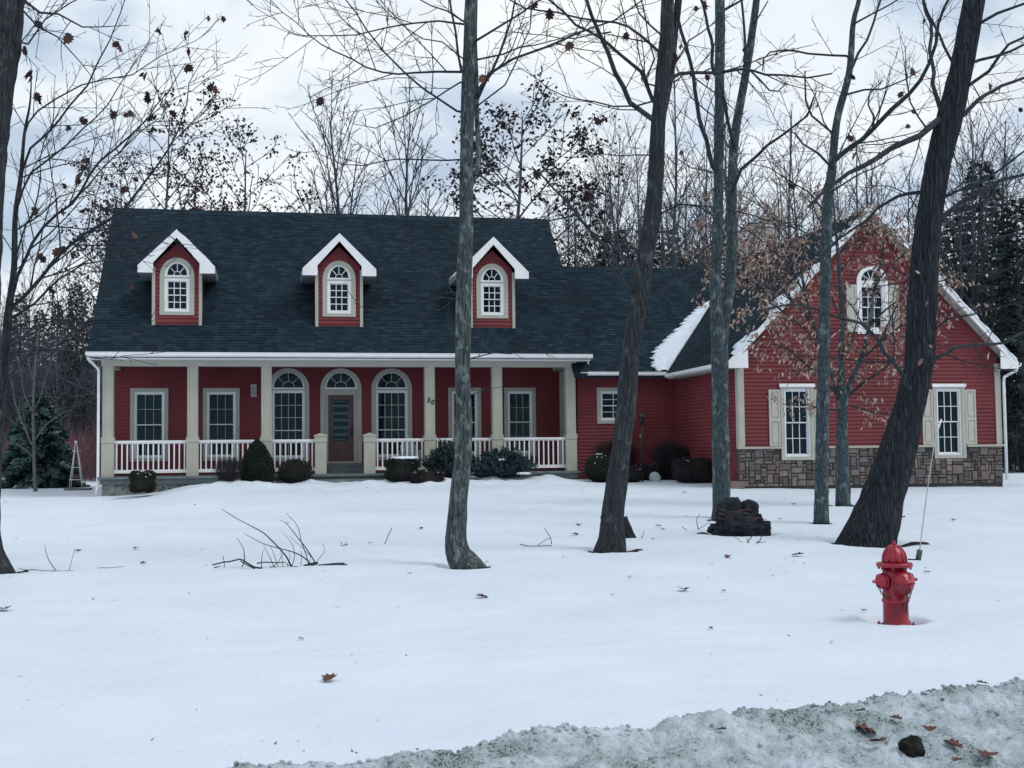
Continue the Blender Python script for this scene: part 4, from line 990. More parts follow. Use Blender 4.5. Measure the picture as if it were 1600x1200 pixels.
# oak with the long rising limbs, left of the house
t2 = 17.5
tr, T = limb_tree('young_oak_tree', 'many-limbed young oak with few hanging leaves, rising beside the left end of the house', 'tree', t2,
    [[(-14, 850, 20), (-8, 760, 18), (-3, 660, 16), (8, 560, 14), (13, 490, 12.5), (22, 420, 9.5), (24, 340, 8), (33, 270, 6.5), (38, 210, 4.5), (47, 160, 3), (49, 110, 1.2)]],
    [[(16, 470, 8), (28, 430), (43, 400), (67, 357), (110, 317), (160, 257), (207, 213), (233, 187), (262, 140), (290, 100, 1.2)],
     [(27, 318, 5), (47, 270), (80, 247), (105, 225), (130, 200), (167, 160), (190, 127), (217, 90), (235, 60, 1.1)],
     [(32, 272, 5.5), (45, 232), (67, 213), (110, 167), (140, 133), (157, 97), (173, 60), (190, 20), (200, -20, 1.4)],
     [(37, 215, 4.5), (46, 188), (60, 170), (87, 153), (127, 130), (167, 123), (207, 115), (247, 90), (277, 77), (307, 63), (337, 33, 1)],
     [(18, 480, 8), (60, 440), (93, 400), (133, 363), (187, 333), (213, 300), (247, 257), (277, 207), (293, 160), (297, 127), (317, 90, 1)],
     [(187, 240, 3), (200, 220), (253, 167), (300, 140), (350, 103, .9)],
     [(110, 317, 4), (133, 290), (165, 255), (200, 222), (240, 190), (300, 190), (375, 163, .9)],
     [(12, 500, 6), (50, 470), (93, 440), (130, 415), (170, 405), (215, 395), (255, 370, 1.1)],
     [(8, 540, 4), (50, 515), (110, 480), (160, 440), (185, 400), (240, 370), (290, 340, .9)],
     [(10, 520, 4), (60, 500), (120, 505), (160, 520), (210, 515), (240, 500, .9)],
     [(6, 560, 3.5), (60, 545), (110, 548), (150, 560), (200, 558), (260, 548, .8)],
     [(24, 360, 4), (60, 340), (95, 310), (130, 300), (170, 320), (200, 340, .9)],
     [(14, 470, 5), (30, 380), (50, 330), (62, 280), (70, 220), (95, 160, 1.1)],
     [(30, 280, 3), (70, 262), (120, 250), (160, 262), (200, 262), (240, 240, .9)],
     [(8, 590, 3), (40, 560), (70, 520), (100, 470), (130, 430), (150, 380, .9)],
     [(133, 363, 3), (170, 360), (210, 352), (250, 355), (280, 380), (300, 410, .8)]],
    'bark_brown', 13, cfg=[(3.6, .36, 42, .14, .05, .0055), (4.6, .42, 40, .2, .03, .0042), (4.6, .42, 40, .25, .03, .0034)], spread=1.6)
hang_leaves(tr, T, 34, .13, OAK, 'oak_leaf', r_, lambda p: p.z > 3.8, cluster=2)
# --- small beech with orange leaves
t9 = dist('t9'); T = Tree(21); root = None
BC = [(5.0, .44, 46, .14, .04, .005), (5.4, .46, 40, .2, -.01, .0035), (5.0, .42, 40, .2, -.03, .003)]
beech, T = limb_tree('beech_tree', 'small beech still holding pale orange dry leaves in front of the gable wing', 'tree', t9,
    [[(1317, 790, 24), (1317, 770, 22), (1316, 720, 20), (1316, 660, 17), (1316, 620, 17), (1314, 560, 9), (1316, 500, 7.5), (1312, 430, 6), (1306, 360, 4), (1302, 310, 2.5)],
     [(1312, 628, 9), (1302, 590, 8), (1290, 560, 7), (1272, 510, 6), (1258, 460, 5), (1250, 400, 4), (1245, 350, 2.5)],
     [(1320, 628, 9), (1332, 590, 8), (1346, 560, 7), (1358, 510, 6), (1366, 450, 5), (1378, 400, 4), (1385, 350, 2.5)]],
    [[(1310, 622, 6), (1285, 590), (1250, 560), (1220, 540), (1190, 535), (1165, 530, 1.5)],
     [(1322, 622, 5), (1345, 600), (1372, 580), (1400, 560), (1430, 548), (1450, 540, 1.5)],
     [(1290, 560, 4), (1262, 520), (1225, 490), (1190, 470), (1150, 460), (1120, 455, 1.3)],
     [(1272, 510, 4), (1240, 470), (1205, 430), (1170, 410), (1130, 395), (1095, 390, 1.3)],
     [(1258, 460, 4), (1235, 420), (1200, 385), (1170, 360), (1140, 345), (1115, 335, 1.2)],
     [(1250, 400, 3), (1235, 370), (1210, 340), (1190, 320), (1160, 305, 1.2)],
     [(1346, 560, 4), (1380, 530), (1410, 510), (1440, 500), (1480, 490), (1510, 480, 1.2)],
     [(1358, 510, 4), (1390, 480), (1420, 460), (1455, 450), (1490, 440, 1.2)],
     [(1366, 450, 3.5), (1390, 420), (1410, 395), (1430, 375, 1.2)],
     [(1312, 430, 3), (1330, 400), (1350, 370), (1365, 345, 1.2)],
     [(1306, 380, 3), (1285, 350), (1270, 320), (1250, 300, 1.2)],
     [(1316, 500, 3), (1300, 470), (1280, 440), (1262, 410, 1.2)],
     [(1315, 560, 3), (1330, 530), (1340, 500), (1345, 470, 1.2)],
     [(1322, 632, 4), (1350, 640), (1380, 650), (1410, 648), (1430, 655, 1)],
     [(1310, 640, 3), (1285, 640), (1255, 630), (1225, 635, 1)],
     [(1310, 400, 3), (1340, 375), (1370, 365), (1400, 370), (1425, 385, 1.2)],
     [(1308, 370, 2.5), (1325, 345), (1350, 330), (1375, 335, 1.2)],
     [(1304, 340, 2), (1290, 320), (1275, 300), (1280, 280, 1)],
     [(1378, 400, 2.5), (1400, 380), (1430, 400), (1455, 420, 1)],
     [(1245, 360, 2), (1215, 345), (1180, 350), (1150, 370), (1130, 385, 1)],
     [(1366, 450, 2), (1400, 440), (1440, 430), (1470, 400, 1)],
     [(1250, 400, 2.5), (1220, 400), (1185, 395), (1140, 405), (1110, 420, 1)]],
    'bark_smooth', 22, cfg=BC, spread=1.5, tsides=16)
lv = MB(); rb = random.Random(5)
for p, d, l in T.tips:
    for j in range(rb.choice([1, 2, 3, 4]) if noise.noise(p*1.1) > -.3 else rb.choice([1, 2, 2])):
        q = p-d.normalized()*rb.uniform(0, .4)+rnd3(rb)*.09
        leaf(lv, q, V((0, 0, -.75))+rnd3(rb)*.7+d*.3, rb.uniform(.08, .135), ELL, rb)
print('beech leaves', len(lv.f)//2, 'tips', len(T.tips))
lv.build('dead_leaves', M['beech_leaf'], beech)
# --- background trees: prototypes then copies
def proto_tree(seed, h, kind, leafn=0):
    """built at the origin; returns (trunk mesh, crown mesh, leaves mesh or None)"""
    T = Tree(seed, seg=.6); r_ = T.r; r0 = h*.0065
    pts = [V((0, 0, -.5))]; d = V((0, 0, 1))
    for i in range(14):
        d = (d+V((r_.uniform(-1, 1), r_.uniform(-1, 1), 0))*.05+V((0, 0, .1))).normalized(); pts.append(pts[-1]+d*(h/14))
    rad = [r0*1.25*(1-.92*i/14)+.008 for i in range(15)]
    mb = MB(); P, Q = smooth(pts, rad, .5); mb.tube(P, Q, 8, bumpy=.08, seed=seed)
    cfg = {'vase': [(0, .3, 30, .06, .06, .02), (2.8, .42, 30, .10, .06, .012), (3.2, .45, 32, .16, .03, .010)],
           'broad': [(0, .3, 50, .12, .05, .022), (2.4, .44, 45, .18, .03, .013), (3.2, .45, 42, .25, .02, .010)],
           'slim': [(0, .3, 38, .08, .05, .015), (2.8, .40, 38, .12, .05, .011), (3.0, .42, 38, .2, .03, .009)]}[kind]
    n = {'vase': 26, 'broad': 24, 'slim': 30}[kind]; ang = {'vase': 27, 'broad': 58, 'slim': 42}[kind]
    s0 = {'vase': .22, 'broad': .3, 'slim': .25}[kind]; Lf = {'vase': .42, 'broad': .40, 'slim': .20}[kind]
    ph = 0
    for i in range(n):
        t = s0+(1-s0)*(i+.5*r_.random())/n; x = t*14; j = min(int(x), 13); p = pts[j].lerp(pts[j+1], x-j)
        ph += 2.4+r_.uniform(-.3, .3); a = R(ang)*r_.uniform(.8, 1.2)*(1.1-.4*t)
        dd = V((math.cos(ph)*math.sin(a), math.sin(ph)*math.sin(a), math.cos(a)))
        L = h*Lf*(1.1-.75*t)*r_.uniform(.7, 1.15)
        T.branch(p, dd, L, max(.015, rad[j]*.55), 0, cfg)
    lm = None
    if leafn:
        lb = MB()
        tips = [x for x in T.tips if x[2] >= 1]
        for i in range(leafn):
            p, d, l = r_.choice(tips)
            if noise.noise(p*.55+V((seed, 0, 0))) < -.12: continue
            for j in range(3): leaf(lb, p+rnd3(r_)*r_.uniform(0, .4), V((0, 0, -.8))+rnd3(r_)*.7, r_.uniform(.09, .16), DIA, r_, .3)
        lm = lb
    return mb, T.mb, lm
def conifer(seed, h, w, dens=1.0, nb=90):
    r_ = random.Random(seed); tb = MB(); tb.tube([V((0, 0, -.4)), V((0, 0, h*.5)), V((0, 0, h))], [h*.014, h*.009, .01], 8)
    cb_ = MB(); nd = MB()
    for i in range(nb):
        t = (i+.5)/nb; z = h*(.06+.93*t); L = w*(1-t)**.75*r_.uniform(.6, 1.12)+.12; an = i*2.4+r_.uniform(-.4, .4)
        dr = V((math.cos(an), math.sin(an), 0)); pts = [V((0, 0, z))+dr*L*f+V((0, 0, L*(.10*f-.42*f*f+.12*f**3))) for f in (0, .3, .65, 1)]
        cb_.twig(pts, .012+.01*L, .006, 3)
        m_ = int((10+30*L)*dens)
        for j in range(m_):
            f = r_.uniform(.12, 1)**.8; k = f*3; q = min(int(k), 2); p = pts[q].lerp(pts[q+1], k-q); sd = V((-dr.y, dr.x, 0))*r_.choice([-1, 1])
            w2 = L*.38*(1.05-f)+.12; o = r_.uniform(0, 1)
            p2 = p+sd*w2*o+V((0, 0, r_.uniform(-.10, .05)-.12*o*w2)); leaf(nd, p2, sd*.8+dr*.7+V((0, 0, r_.uniform(-.5, .2))), r_.uniform(.16, .34), DIA, r_, .25)
    return tb, cb_, nd
PROT = {}
def getproto(key, make, mats):
    if key not in PROT:
        a, b, c = make(); PROT[key] = (a.mesh('trunk', M[mats[0]]), b.mesh('crown', M[mats[1]]), c.mesh('leaves', M[mats[2]]) if c else None)
    return PROT[key]
def place(key, px, t, top, name, label, cat, h0, group=None, rot=0, wide=1.0, base=None, leafname='dead_leaves'):
    p = PT(px, 700, t); x, y = p.x, p.y; z = ground(x, y, False)-.05
    d = ray(px, top); ztop = (CAM+d*t).z; s = (ztop-z)/h0
    o = thing(name, label, cat, (x, y, z), group); o.scale = (s*wide, s*wide, s); o.rotation_euler = (0, 0, rot)
    for nm, me in zip(('trunk', 'crown', leafname), PROT[key]):
        if me:
            c = bpy.data.objects.new(nm, me); COL.objects.link(c); c.parent = o
    return o
BM = ('branch_hazed', 'branch_hazed', 'dark_leaf')
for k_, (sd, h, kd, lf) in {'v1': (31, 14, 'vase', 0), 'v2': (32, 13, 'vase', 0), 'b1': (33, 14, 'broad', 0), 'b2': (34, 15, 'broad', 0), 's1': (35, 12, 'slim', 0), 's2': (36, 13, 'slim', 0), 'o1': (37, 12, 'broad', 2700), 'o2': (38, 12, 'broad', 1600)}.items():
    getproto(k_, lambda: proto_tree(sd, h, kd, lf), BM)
HP = dict(v1=14, v2=13, b1=14, b2=15, s1=12, s2=13, o1=12, o2=12, c1=14, c2=13)
getproto('c1', lambda: conifer(41, 14, 2.9, 1.25, 120), ('branch_hazed', 'branch_hazed', 'pine'))
getproto('c2', lambda: conifer(42, 13, 3.6, 1.0, 90), ('branch_hazed', 'branch_hazed', 'pine'))
def bg(key, px, t, top, label, name='bare_tree', cat='tree', group=None, rot=0, wide=1.0, **k): return place(key, px, t, top, name, label, cat, HP[key], group, rot, wide, **k)
bg('v1', 563, 58, 168, 'bare vase-shaped tree above the main roof, left one of the pair behind the middle dormer', rot=.5, wide=1.35)
bg('v2', 637, 60, 165, 'bare vase-shaped tree rising above the main roof, left of the lichen-spotted trunk', rot=2, wide=1.35)
bg('o1', 790, 50, 132, 'oak holding clumps of dark purple-brown leaves above the right end of the main roof', 'oak_tree', rot=1.2, wide=1.5)
bg('o2', 268, 50, 140, 'oak with small dark leaves rising behind the left end of the main roof', 'oak_tree', rot=3.2, wide=1.15)
bg('o2', 175, 46, 255, 'lower leafy oak crown peeking past the left roof edge', 'oak_tree', rot=.4, wide=1.1)
bg('o2', 362, 53, 205, 'leafy oak crown spreading low over the ridge right of the leftmost dormer', 'oak_tree', rot=1.9, wide=1.2)
bg('s1', 1072, 50, 60, 'thin bare tree with a leaning dark stem behind the connector roof', rot=.3, wide=1)
rr = random.Random(77); G1 = 'bare trees in the woods behind the right half of the house'
keys = ['v1', 'v2', 'b1', 'b2', 's1', 'b1', 'b2', 's2', 'b2']
x = 850
while x < 1680:
    bg(rr.choice(keys), x+rr.uniform(-8, 8), rr.uniform(46, 88), rr.choice([rr.uniform(150, 240), rr.uniform(240, 350), rr.uniform(240, 350)]) if x > 900 else rr.uniform(260, 350), 'bare leafless tree in the woods behind the low roof and the gable wing', group=G1, rot=rr.uniform(0, 6), wide=rr.uniform(.8, 1.2)); x += 16
for px, t, top, lb, w in ((965, 66, 352, 'dark rounded evergreen showing above the low roof, behind the leaning brown trunk', 1.7), (1040, 60, 345, 'dark evergreen above the low roof, left of the twin-stemmed tree', 1.6), (1085, 64, 385, 'short dark evergreen above the right end of the low roof', 1.6),
                          (1545, 52, 240, 'tall dark pine behind the right slope of the gable wing', 1.25), (1600, 46, 300, 'dark pine at the right edge of the photo', 1.3), (1500, 58, 330, 'dark pine partly hidden by the leaning oak', 1.3), (1650, 50, 280, 'dark pine just beyond the right edge', 1.2), (1180, 62, 400, 'dark evergreen just left of the gable wing roof', 1.5)):
    bg('c1' if t != 60 else 'c2', px, t, top, lb, 'pine_tree', wide=w, rot=px, leafname='needles')
G2 = 'bare trees in the woods left of the house'
for i in range(34):
    px = -150+i*10+rr.uniform(-6, 6)
    bg(rr.choice(keys), px, rr.uniform(62, 112), rr.uniform(400, 520), 'bare tree in the dim brownish woods left of the house', group=G2, rot=rr.uniform(0, 6), wide=rr.uniform(.8, 1.1))
for px, t, top, lb in ((118, 78, 440, 'dark pine in the left woods, nearest the house'), (88, 92, 470, 'dark pine in the left woods above the bare sapling'), (30, 84, 452, 'dark pine in the left woods behind the many-limbed oak'), (-30, 80, 430, 'dark pine in the left woods at the photo edge'), (60, 100, 480, 'distant dark pine in the middle of the left woods'), (150, 98, 470, 'distant dark pine half hidden by the house corner')):
    bg('c1', px, t, top, lb, 'pine_tree', wide=.9, rot=px, leafname='needles')
G3 = 'bare trees hidden behind the house'
for i in range(16):
    bg(rr.choice(keys), 180+i*44, rr.uniform(70, 95), rr.uniform(350, 420), 'bare tree in the woods behind the main roof', group=G1, rot=rr.uniform(0, 6))
# woods mass and brush (nobody could count them)
def brush(name, label, n, xr, tr_, hr, wd, mat, seed, lean=.25):
    r_ = random.Random(seed); mb = MB()
    for i in range(n):
        t = r_.uniform(*tr_); p = PT(r_.uniform(*xr), 700, t); z = ground(p.x, p.y, False)-.2; h = r_.uniform(*hr)*(.55+.45*r_.random())
        b_ = V((p.x, p.y, z+(r_.random()**1.5)*hr[1]*.55 if r_.random() < .6 else z)); w = r_.uniform(.5, 1.3)*wd
        d = V((r_.uniform(-1, 1)*lean, r_.uniform(-1, 1)*lean, 1)).normalized(); c = V((r_.uniform(-1, 1), r_.uniform(-1, 1), 0)).normalized()
        m_ = b_+d*h*.5+rnd3(r_)*h*.07; mb.add([b_-c*w, b_+c*w, m_+c*w*.6, m_-c*w*.6, b_+d*h+rnd3(r_)*h*.1], [(0, 1, 2, 3), (3, 2, 4)])
    return tag(mb.build(name, M[mat]), label, 'brush', kind='stuff')
brush('woods_undergrowth', 'reddish brown tangle of brush at the edge of the woods left of the house', 22000, (-260, 320), (56, 74), (.6, 3.0), .014, 'brush', 1, .6)
brush('distant_woods', 'dim far-off woods closing the view behind the house', 24000, (-900, 2500), (100, 150), (3, 11), .06, 'branch_hazed', 2, .18)
brush('woods_undergrowth', 'grey brush under the trees right of the gable wing', 7000, (1480, 1800), (44, 80), (.5, 3.5), .013, 'branch_hazed', 3, .5)
brush('woods_undergrowth', 'thick twiggy growth behind the low connector roof', 4500, (830, 1300), (58, 80), (3, 9), .013, 'branch_hazed', 6, .4)
brush('woods_undergrowth', 'tall grey twiggy growth in the woods left of the house', 9000, (-260, 260), (74, 96), (2, 10), .018, 'branch_hazed', 8, .35)
# spruce, sapling and obelisk on the left
getproto('sp', lambda: conifer(51, 3.6, 2.0, 3.4, 110), ('branch', 'branch', 'needle')); HP['sp'] = 3.6
bg('sp', 60, 46, 612, 'small broad green spruce with snow-dusted low boughs at the left, behind a pale sapling', 'spruce_tree', wide=.84, leafname='needles')
sap, T = limb_tree('sapling', 'pale thin bare sapling in front of the small spruce', 'tree', 40,
    [[(55, 760, 6), (54, 730, 5.5), (53, 690, 5), (52, 640, 4.5), (54, 590, 3.8), (57, 550, 3), (62, 510, 2)]],
    [[(53, 700, 3.5), (38, 670), (26, 640), (18, 600), (12, 570, 1)], [(54, 690, 3.5), (70, 665), (90, 650), (110, 640, 1)], [(52, 650, 3), (40, 620), (34, 590), (30, 560, 1)], [(53, 640, 3), (66, 610), (76, 580), (84, 550, 1)], [(54, 600, 2.5), (46, 570), (42, 540, 1)], [(56, 580, 2.5), (68, 550), (76, 520, 1)], [(54, 715, 2.5), (38, 700), (20, 690, 1)]],
    'sapling', 61, cfg=[(2.0, .4, 40, .12, .08, .006), (2.2, .4, 40, .2, .05, .004)], spread=.8, crownmat='sapling', tsides=10, bumpy=.03)
ot = 41.0
def lawn(px, t):
    p = PT(px, 700, t); return V((p.x, p.y, ground(p.x, p.y, False)))
ob = thing('garden_obelisk', 'narrow white wooden garden obelisk on a dark board, left of the house', 'obelisk', lawn(120, ot))
B0 = V(ob.location); apex = PT(119, 692, ot)
mb = MB()
for sx, sy in ((-1, -1), (1, -1), (1, 1), (-1, 1)):
    b_ = B0+RT0*(.21*sx)+V((0, .21*sy, .1)); mb.tube([b_, apex+RT0*(.02*sx)+V((0, .02*sy, 0))], [.013, .013], 6)
mb.build('post', M['white'], ob)
mb = MB()
for f in (.18, .45, .82): 
    z = B0.z+.1+(apex.z-B0.z-.1)*f; w = .22*(1-f)+.02+(.07 if f > .8 else 0)
    for a, b in (((-1, -1), (1, -1)), ((1, -1), (1, 1)), ((1, 1), (-1, 1)), ((-1, 1), (-1, -1))):
        mb.tube([V((B0.x+a[0]*w, B0.y+a[1]*w, z)), V((B0.x+b[0]*w, B0.y+b[1]*w, z))], [.009]*2, 5)
mb.build('crossbar', M['white'], ob)
mb = MB(); mb.box(B0.x-.35, B0.x+.45, B0.y-.35, B0.y+.35, B0.z-.05, B0.z+.09); mb.build('base', M['deck'], ob)
mb = MB(); mb.lathe([(.02, 0), (.05, .03), (.045, .08), (.0, .1)], lambda x, y, z: apex+V((x, y, z-.02)), 10); mb.build('finial', M['white'], ob)
# --- clipped shrubs
def shrub(label, c, rx, ry, h, kind, n, mat, seed, size=.03, name='shrub', flat=.5, shape=DIA, core='mulch_and_shade', stem=None, base=0):
    r_ = random.Random(seed); c = V(c); th_ = thing(name, label, 'shrub', c)
    def surf(u):
        x, y, z = u
        if kind == 'globe': k = 1
        q = 1+.07*noise.noise(u*2.2+V((seed, 0, 0)))+.035*noise.noise(u*7+V((seed, 0, 0)))
        if kind == 'box':
            e = .46; f = lambda a: math.copysign(abs(a)**e, a); v = V((f(x)*.84, f(y)*.84, f(z)*.9))
            if v.length < .6: v = v.normalized()*.6
            return V((v.x*rx*q, v.y*ry*q, base+(h-base)*(.5+.5*v.z*q)))
        if kind == 'cone':
            zz = .5+.5*z; w = math.sin(min(1, (1-zz)*1.25+.02)*1.5708)**.75*math.sqrt(max(0, x*x+y*y))**.15; a = math.atan2(y, x)
            return V((math.cos(a)*w*rx*q, math.sin(a)*w*ry*q, h*zz**.9*q**.5))
        v = V((x, y, z)); w = 1.0+.12*(1-z*z)
        return V((x*w*rx*q, y*w*ry*q, base+(h-base)*(.5+.5*math.copysign(abs(z)**.8, z)*q)))
    cm = MB()
    if kind != 'open':
        bm = bmesh.new(); bmesh.ops.create_icosphere(bm, subdivisions=4, radius=1)
        vs = [c+V((surf(v.co)[0]*.93, surf(v.co)[1]*.93, surf(v.co)[2]*.96)) for v in bm.verts]; cm.add(vs, [tuple(v.index for v in f.verts) for f in bm.faces], 0, True); bm.free()
        cm.build('inner_twigs', M[core], th_)
    lm = MB()
    for i in range(n):
        u = rnd3(r_)
        if u.z < -.97: continue
        p = surf(u)*1.0; p = V((p.x*r_.uniform(.93, 1.03), p.y*r_.uniform(.93, 1.03), p.z*r_.uniform(.95, 1.02)))
        d = (V((p.x/rx, p.y/ry, (p.z-h*.4)/h))).normalized()*.9+rnd3(r_)*.8+V((0, 0, .35)); leaf(lm, c+p, d, size*r_.uniform(.6, 1.4), shape, r_, .3)
    lm.build('foliage', M[mat], th_)
    if kind in ('box', 'globe'):
        sb = MB(); q_ = 0
        for i in range(60):
            u = rnd3(r_)
            if u.z < .15: continue
            p = surf(u); lump(sb, c+V((p.x, p.y, p.z+.004)), r_.uniform(.008, .035), r_.uniform(.008, .03), .012, i, 1, .3); q_ += 1
            if q_ > 9: break
        tag(sb.build('snow_dusting', M['snow'], th_), kind='stuff')
    return th_
def twiggy(label, c, rx, ry, h, n, mat, seed, name='bare_shrub', lean=.5, w=.004):
    r_ = random.Random(seed); c = V(c); th_ = thing(name, label, 'shrub', c); T = Tree(seed, seg=.12)
    for i in range(n):
        an = r_.uniform(0, 6.28); q = r_.random()**.5; tgt = V((math.cos(an)*q*rx, math.sin(an)*q*ry, h*(1-.18*q*q)*r_.uniform(.9, 1.0))); b_ = V((math.cos(an)*q*rx*.45, math.sin(an)*q*ry*.45, -.05))
        k = 5; pts = [c+b_.lerp(tgt, j/k)+rnd3(r_)*.03*(j > 0)+V((math.cos(an), math.sin(an), 0))*.10*math.sin(j/k*3.14)*rx for j in range(k+1)]
        T.mb.twig(pts, w*1.4, w*.6)
        for j in range(7):
            f = r_.uniform(.3, .95)*k; jj = int(f); p = pts[jj].lerp(pts[jj+1], f-jj); d = (rnd3(r_)+V((0, 0, .9))).normalized(); L = min(r_.uniform(.12, .3), (c.z+h-p.z)/max(.3, d.z)+.03)
            if L > .02: T.mb.twig([p, p+d*L*.5+rnd3(r_)*.015, p+d*L], w*.8, w*.4)
    T.mb.build('twigs', M[mat], th_); return th_
def bed(px, v):
    """point in the bed under photo column px, at depth v"""
    p = onv(px, 745, v); return V((p.x, v, ground(p.x, v, True)))
def snowcap(c, rx, ry, th, label, seed):
    pts = [V(c)+V((math.cos(a*.2618)*rx*random.Random(seed+a).uniform(.8, 1.1), math.sin(a*.2618)*ry*random.Random(seed-a).uniform(.8, 1.1), 0)) for a in range(24)]
    return snow_patch('snow_patch', pts, V((0, 0, 1)), th, label, seed)
b_ = bed(223, -.95); shrub('round clipped brown-green shrub at the left end of the porch', (b_.x, b_.y, .76), .40, .40, .64, 'box', 5200, 'olive', 1, .032)
b_ = bed(402, -.25); shrub('tall cone-shaped dark evergreen against the second railing', (b_.x, b_.y, .95), .46, .46, 1.22, 'cone', 8000, 'yew', 2, .045, 'conical_evergreen')
b_ = bed(461, -.25); shrub('round bronze-green shrub left of the door step', (b_.x, b_.y, .96), .42, .42, .66, 'globe', 5200, 'olive', 3, .032)
b_ = bed(629, -.25); s_ = shrub('boxy dark evergreen shrub with a snow cap, right of the door step', (b_.x, b_.y, .94), .58, .42, .72, 'box', 7000, 'yew', 4, .035)
snowcap((b_.x+.08, b_.y, .94+.69), .42, .3, .06, 'snow cap on the boxy evergreen shrub right of the door step', 9)
b_ = bed(668, -.95); shrub('low flat clipped red-brown shrub beside the lichened trunk', (b_.x, b_.y, .86), .58, .42, .42, 'box', 5200, 'barberry', 5, .03)
b_ = bed(915, -.25); shrub('globe-shaped dark green shrub at the right end of the porch', (14.55, -.75, .86), .42, .42, .84, 'globe', 6000, 'yew', 6, .032)
snowcap((14.5, -.75, 1.68), .12, .1, .03, 'small snow lump on the globe shrub right of the porch', 12)
shrub('squat red-brown clipped shrub left of the leaning brown trunk', (14.98, -1.55, .86), .62, .42, .50, 'box', 5500, 'barberry', 7, .03)
twiggy('tall grey-brown twiggy shrub against the connector wall under its small window', (15.25, .05, .9), .72, .42, 1.28, 330, 'barberry', 8)
shrub('low red-brown clipped shrub just right of the leaning brown trunk', (16.0, -.6, .86), .42, .40, .55, 'box', 4500, 'barberry', 9, .03)
twiggy('tall flat-topped grey twiggy shrub in the corner by the gable wing', (16.75, -.5, .86), .62, .40, 1.22, 330, 'greytwig', 10)
shrub('broad flat-topped brown shrub along the side wall of the gable wing', (16.85, -2.2, .84), .60, .55, .74, 'box', 6500, 'greytwig', 11, .032)
b_ = bed(357, -.75); twiggy('bare vase-shaped shrub with red-grey twigs below the second railing', (b_.x, b_.y, .92), .40, .34, .78, 150, 'greytwig', 12, w=.004)
# broad-leaf evergreen and blue spruce
def opensh(label, c, rx, ry, h, nb, mat, size, seed, name, shape, leafs, spread=.5, needle=False):
    r_ = random.Random(seed); c = V(c); th_ = thing(name, label, 'shrub', c); sm = MB(); lm = MB()
    for i in range(nb):
        an = i*2.4; q = math.sqrt((i+.5)/nb); el = (1-q)*1.3+.12+r_.uniform(-.1, .2)
        tip = V((math.cos(an)*rx*q*r_.uniform(.75, 1.1), math.sin(an)*ry*q, h*(.35+.65*math.sin(min(1.57, el)))*r_.uniform(.8, 1.05)))
        pts = [c+V((0, 0, .05)), c+tip*.5+V((0, 0, .08*(1-q))), c+tip]; sm.twig(pts, .014, .005, 4)
        for j in range(leafs):
            f = r_.uniform(.45, 1); p = pts[1].lerp(pts[2], (f-.45)/.55); d = (tip.normalized()*.9+rnd3(r_)*(.9 if not needle else .65)+V((0, 0, .1)))
            leaf(lm, p+rnd3(r_)*(.09 if not needle else .06), d, size*r_.uniform(.7, 1.3), shape, r_, .3)
    sm.build('stems', M['branch'], th_); lm.build('foliage', M[mat], th_); return th_
b_ = bed(703, -.35); opensh('broad-leaved dark evergreen shrub behind the lichened trunk, below the railing', (b_.x, b_.y, .92), .80, .6, 1.22, 110, 'rhodo', .12, 13, 'broadleaf_evergreen', ELL, 42)
b_ = bed(785, -.45); opensh('dwarf blue spruce shrub with a little snow on its boughs', (b_.x, b_.y, .92), .98, .7, .98, 120, 'bluespruce', .085, 14, 'dwarf_spruce', DIA, 85, needle=True)
snowcap((b_.x-.10, b_.y-.42, .92+.62), .10, .08, .05, 'snow clump caught in the boughs of the dwarf blue spruce', 15)
snowcap((b_.x+.55, b_.y-.42, .92+.22), .22, .12, .05, 'snow clump on the right low bough of the dwarf blue spruce', 17)
# low dark bed edge, pale stone, lamp post
mb = MB(); lump(mb, (16.0, -1.35, .98), .17, .14, .17, 4, 3, .12); tag(mb.build('garden_stone', M['rock'], None, loc=(16.0, -1.35, .9)), 'pale rounded garden stone in the corner bed', 'stone')
pl = thing('lamp_post', 'thin dark post standing just right of the leaning brown trunk', 'post', (15.55, -1.6, .85))
mb = MB(); mb.tube([V((15.55, -1.6, .7)), V((15.55, -1.6, 2.55))], [.035, .03], 10); mb.build('post', M['metal'], pl)
mb = MB(); mb.lathe([(.03, 0), (.07, .04), (.09, .2), (.11, .21), (.0, .32)], lambda x, y, z: V((15.55+x, -1.6+y, 2.55+z)), 8, sm=False); mb.build('lantern', M['metal'], pl)
# --- dark stump with vines
ps = pos['stump'][0]; st_t = dist('stump'); k1 = st_t/F_PX
sp = thing('tree_stump', 'blackened gnarled tree stump wrapped in vines, in front of the twin-stemmed tree', 'stump', ps)
def SP(x, y, dv=0): return PT(x, y, st_t+dv)
mb = MB()
for x, y, rx, rz, dv, sd, am in ((1142, 797, .19, .21, 0, 1, .22), (1131, 806, .12, .22, -.1, 2, .35), (1172, 797, .135, .17, .0, 3, .25), (1176, 810, .10, .16, -.05, 4, .4), (1151, 815, .29, .16, -.12, 5, .3), (1160, 826, .36, .16, 0, 6, .3), (1135, 829, .26, .13, -.05, 7, .4), (1181, 825, .2, .11, -.1, 8, .35), (1186, 812, .05, .08, -.1, 9, .6)):
    c = SP(x, y, dv); lump(mb, c, rx, rx*.9, rz, sd*3.3, 4, am*.9, 1.9, .8)
mb.build('stump_wood', M['rot'], sp)
mb = MB(); c = SP(1182, 826); mb.box(c.x-.15, c.x+.17, c.y-.2, c.y+.15, c.z-.14, c.z+.13); mb.build('root_block', M['rot'], sp)
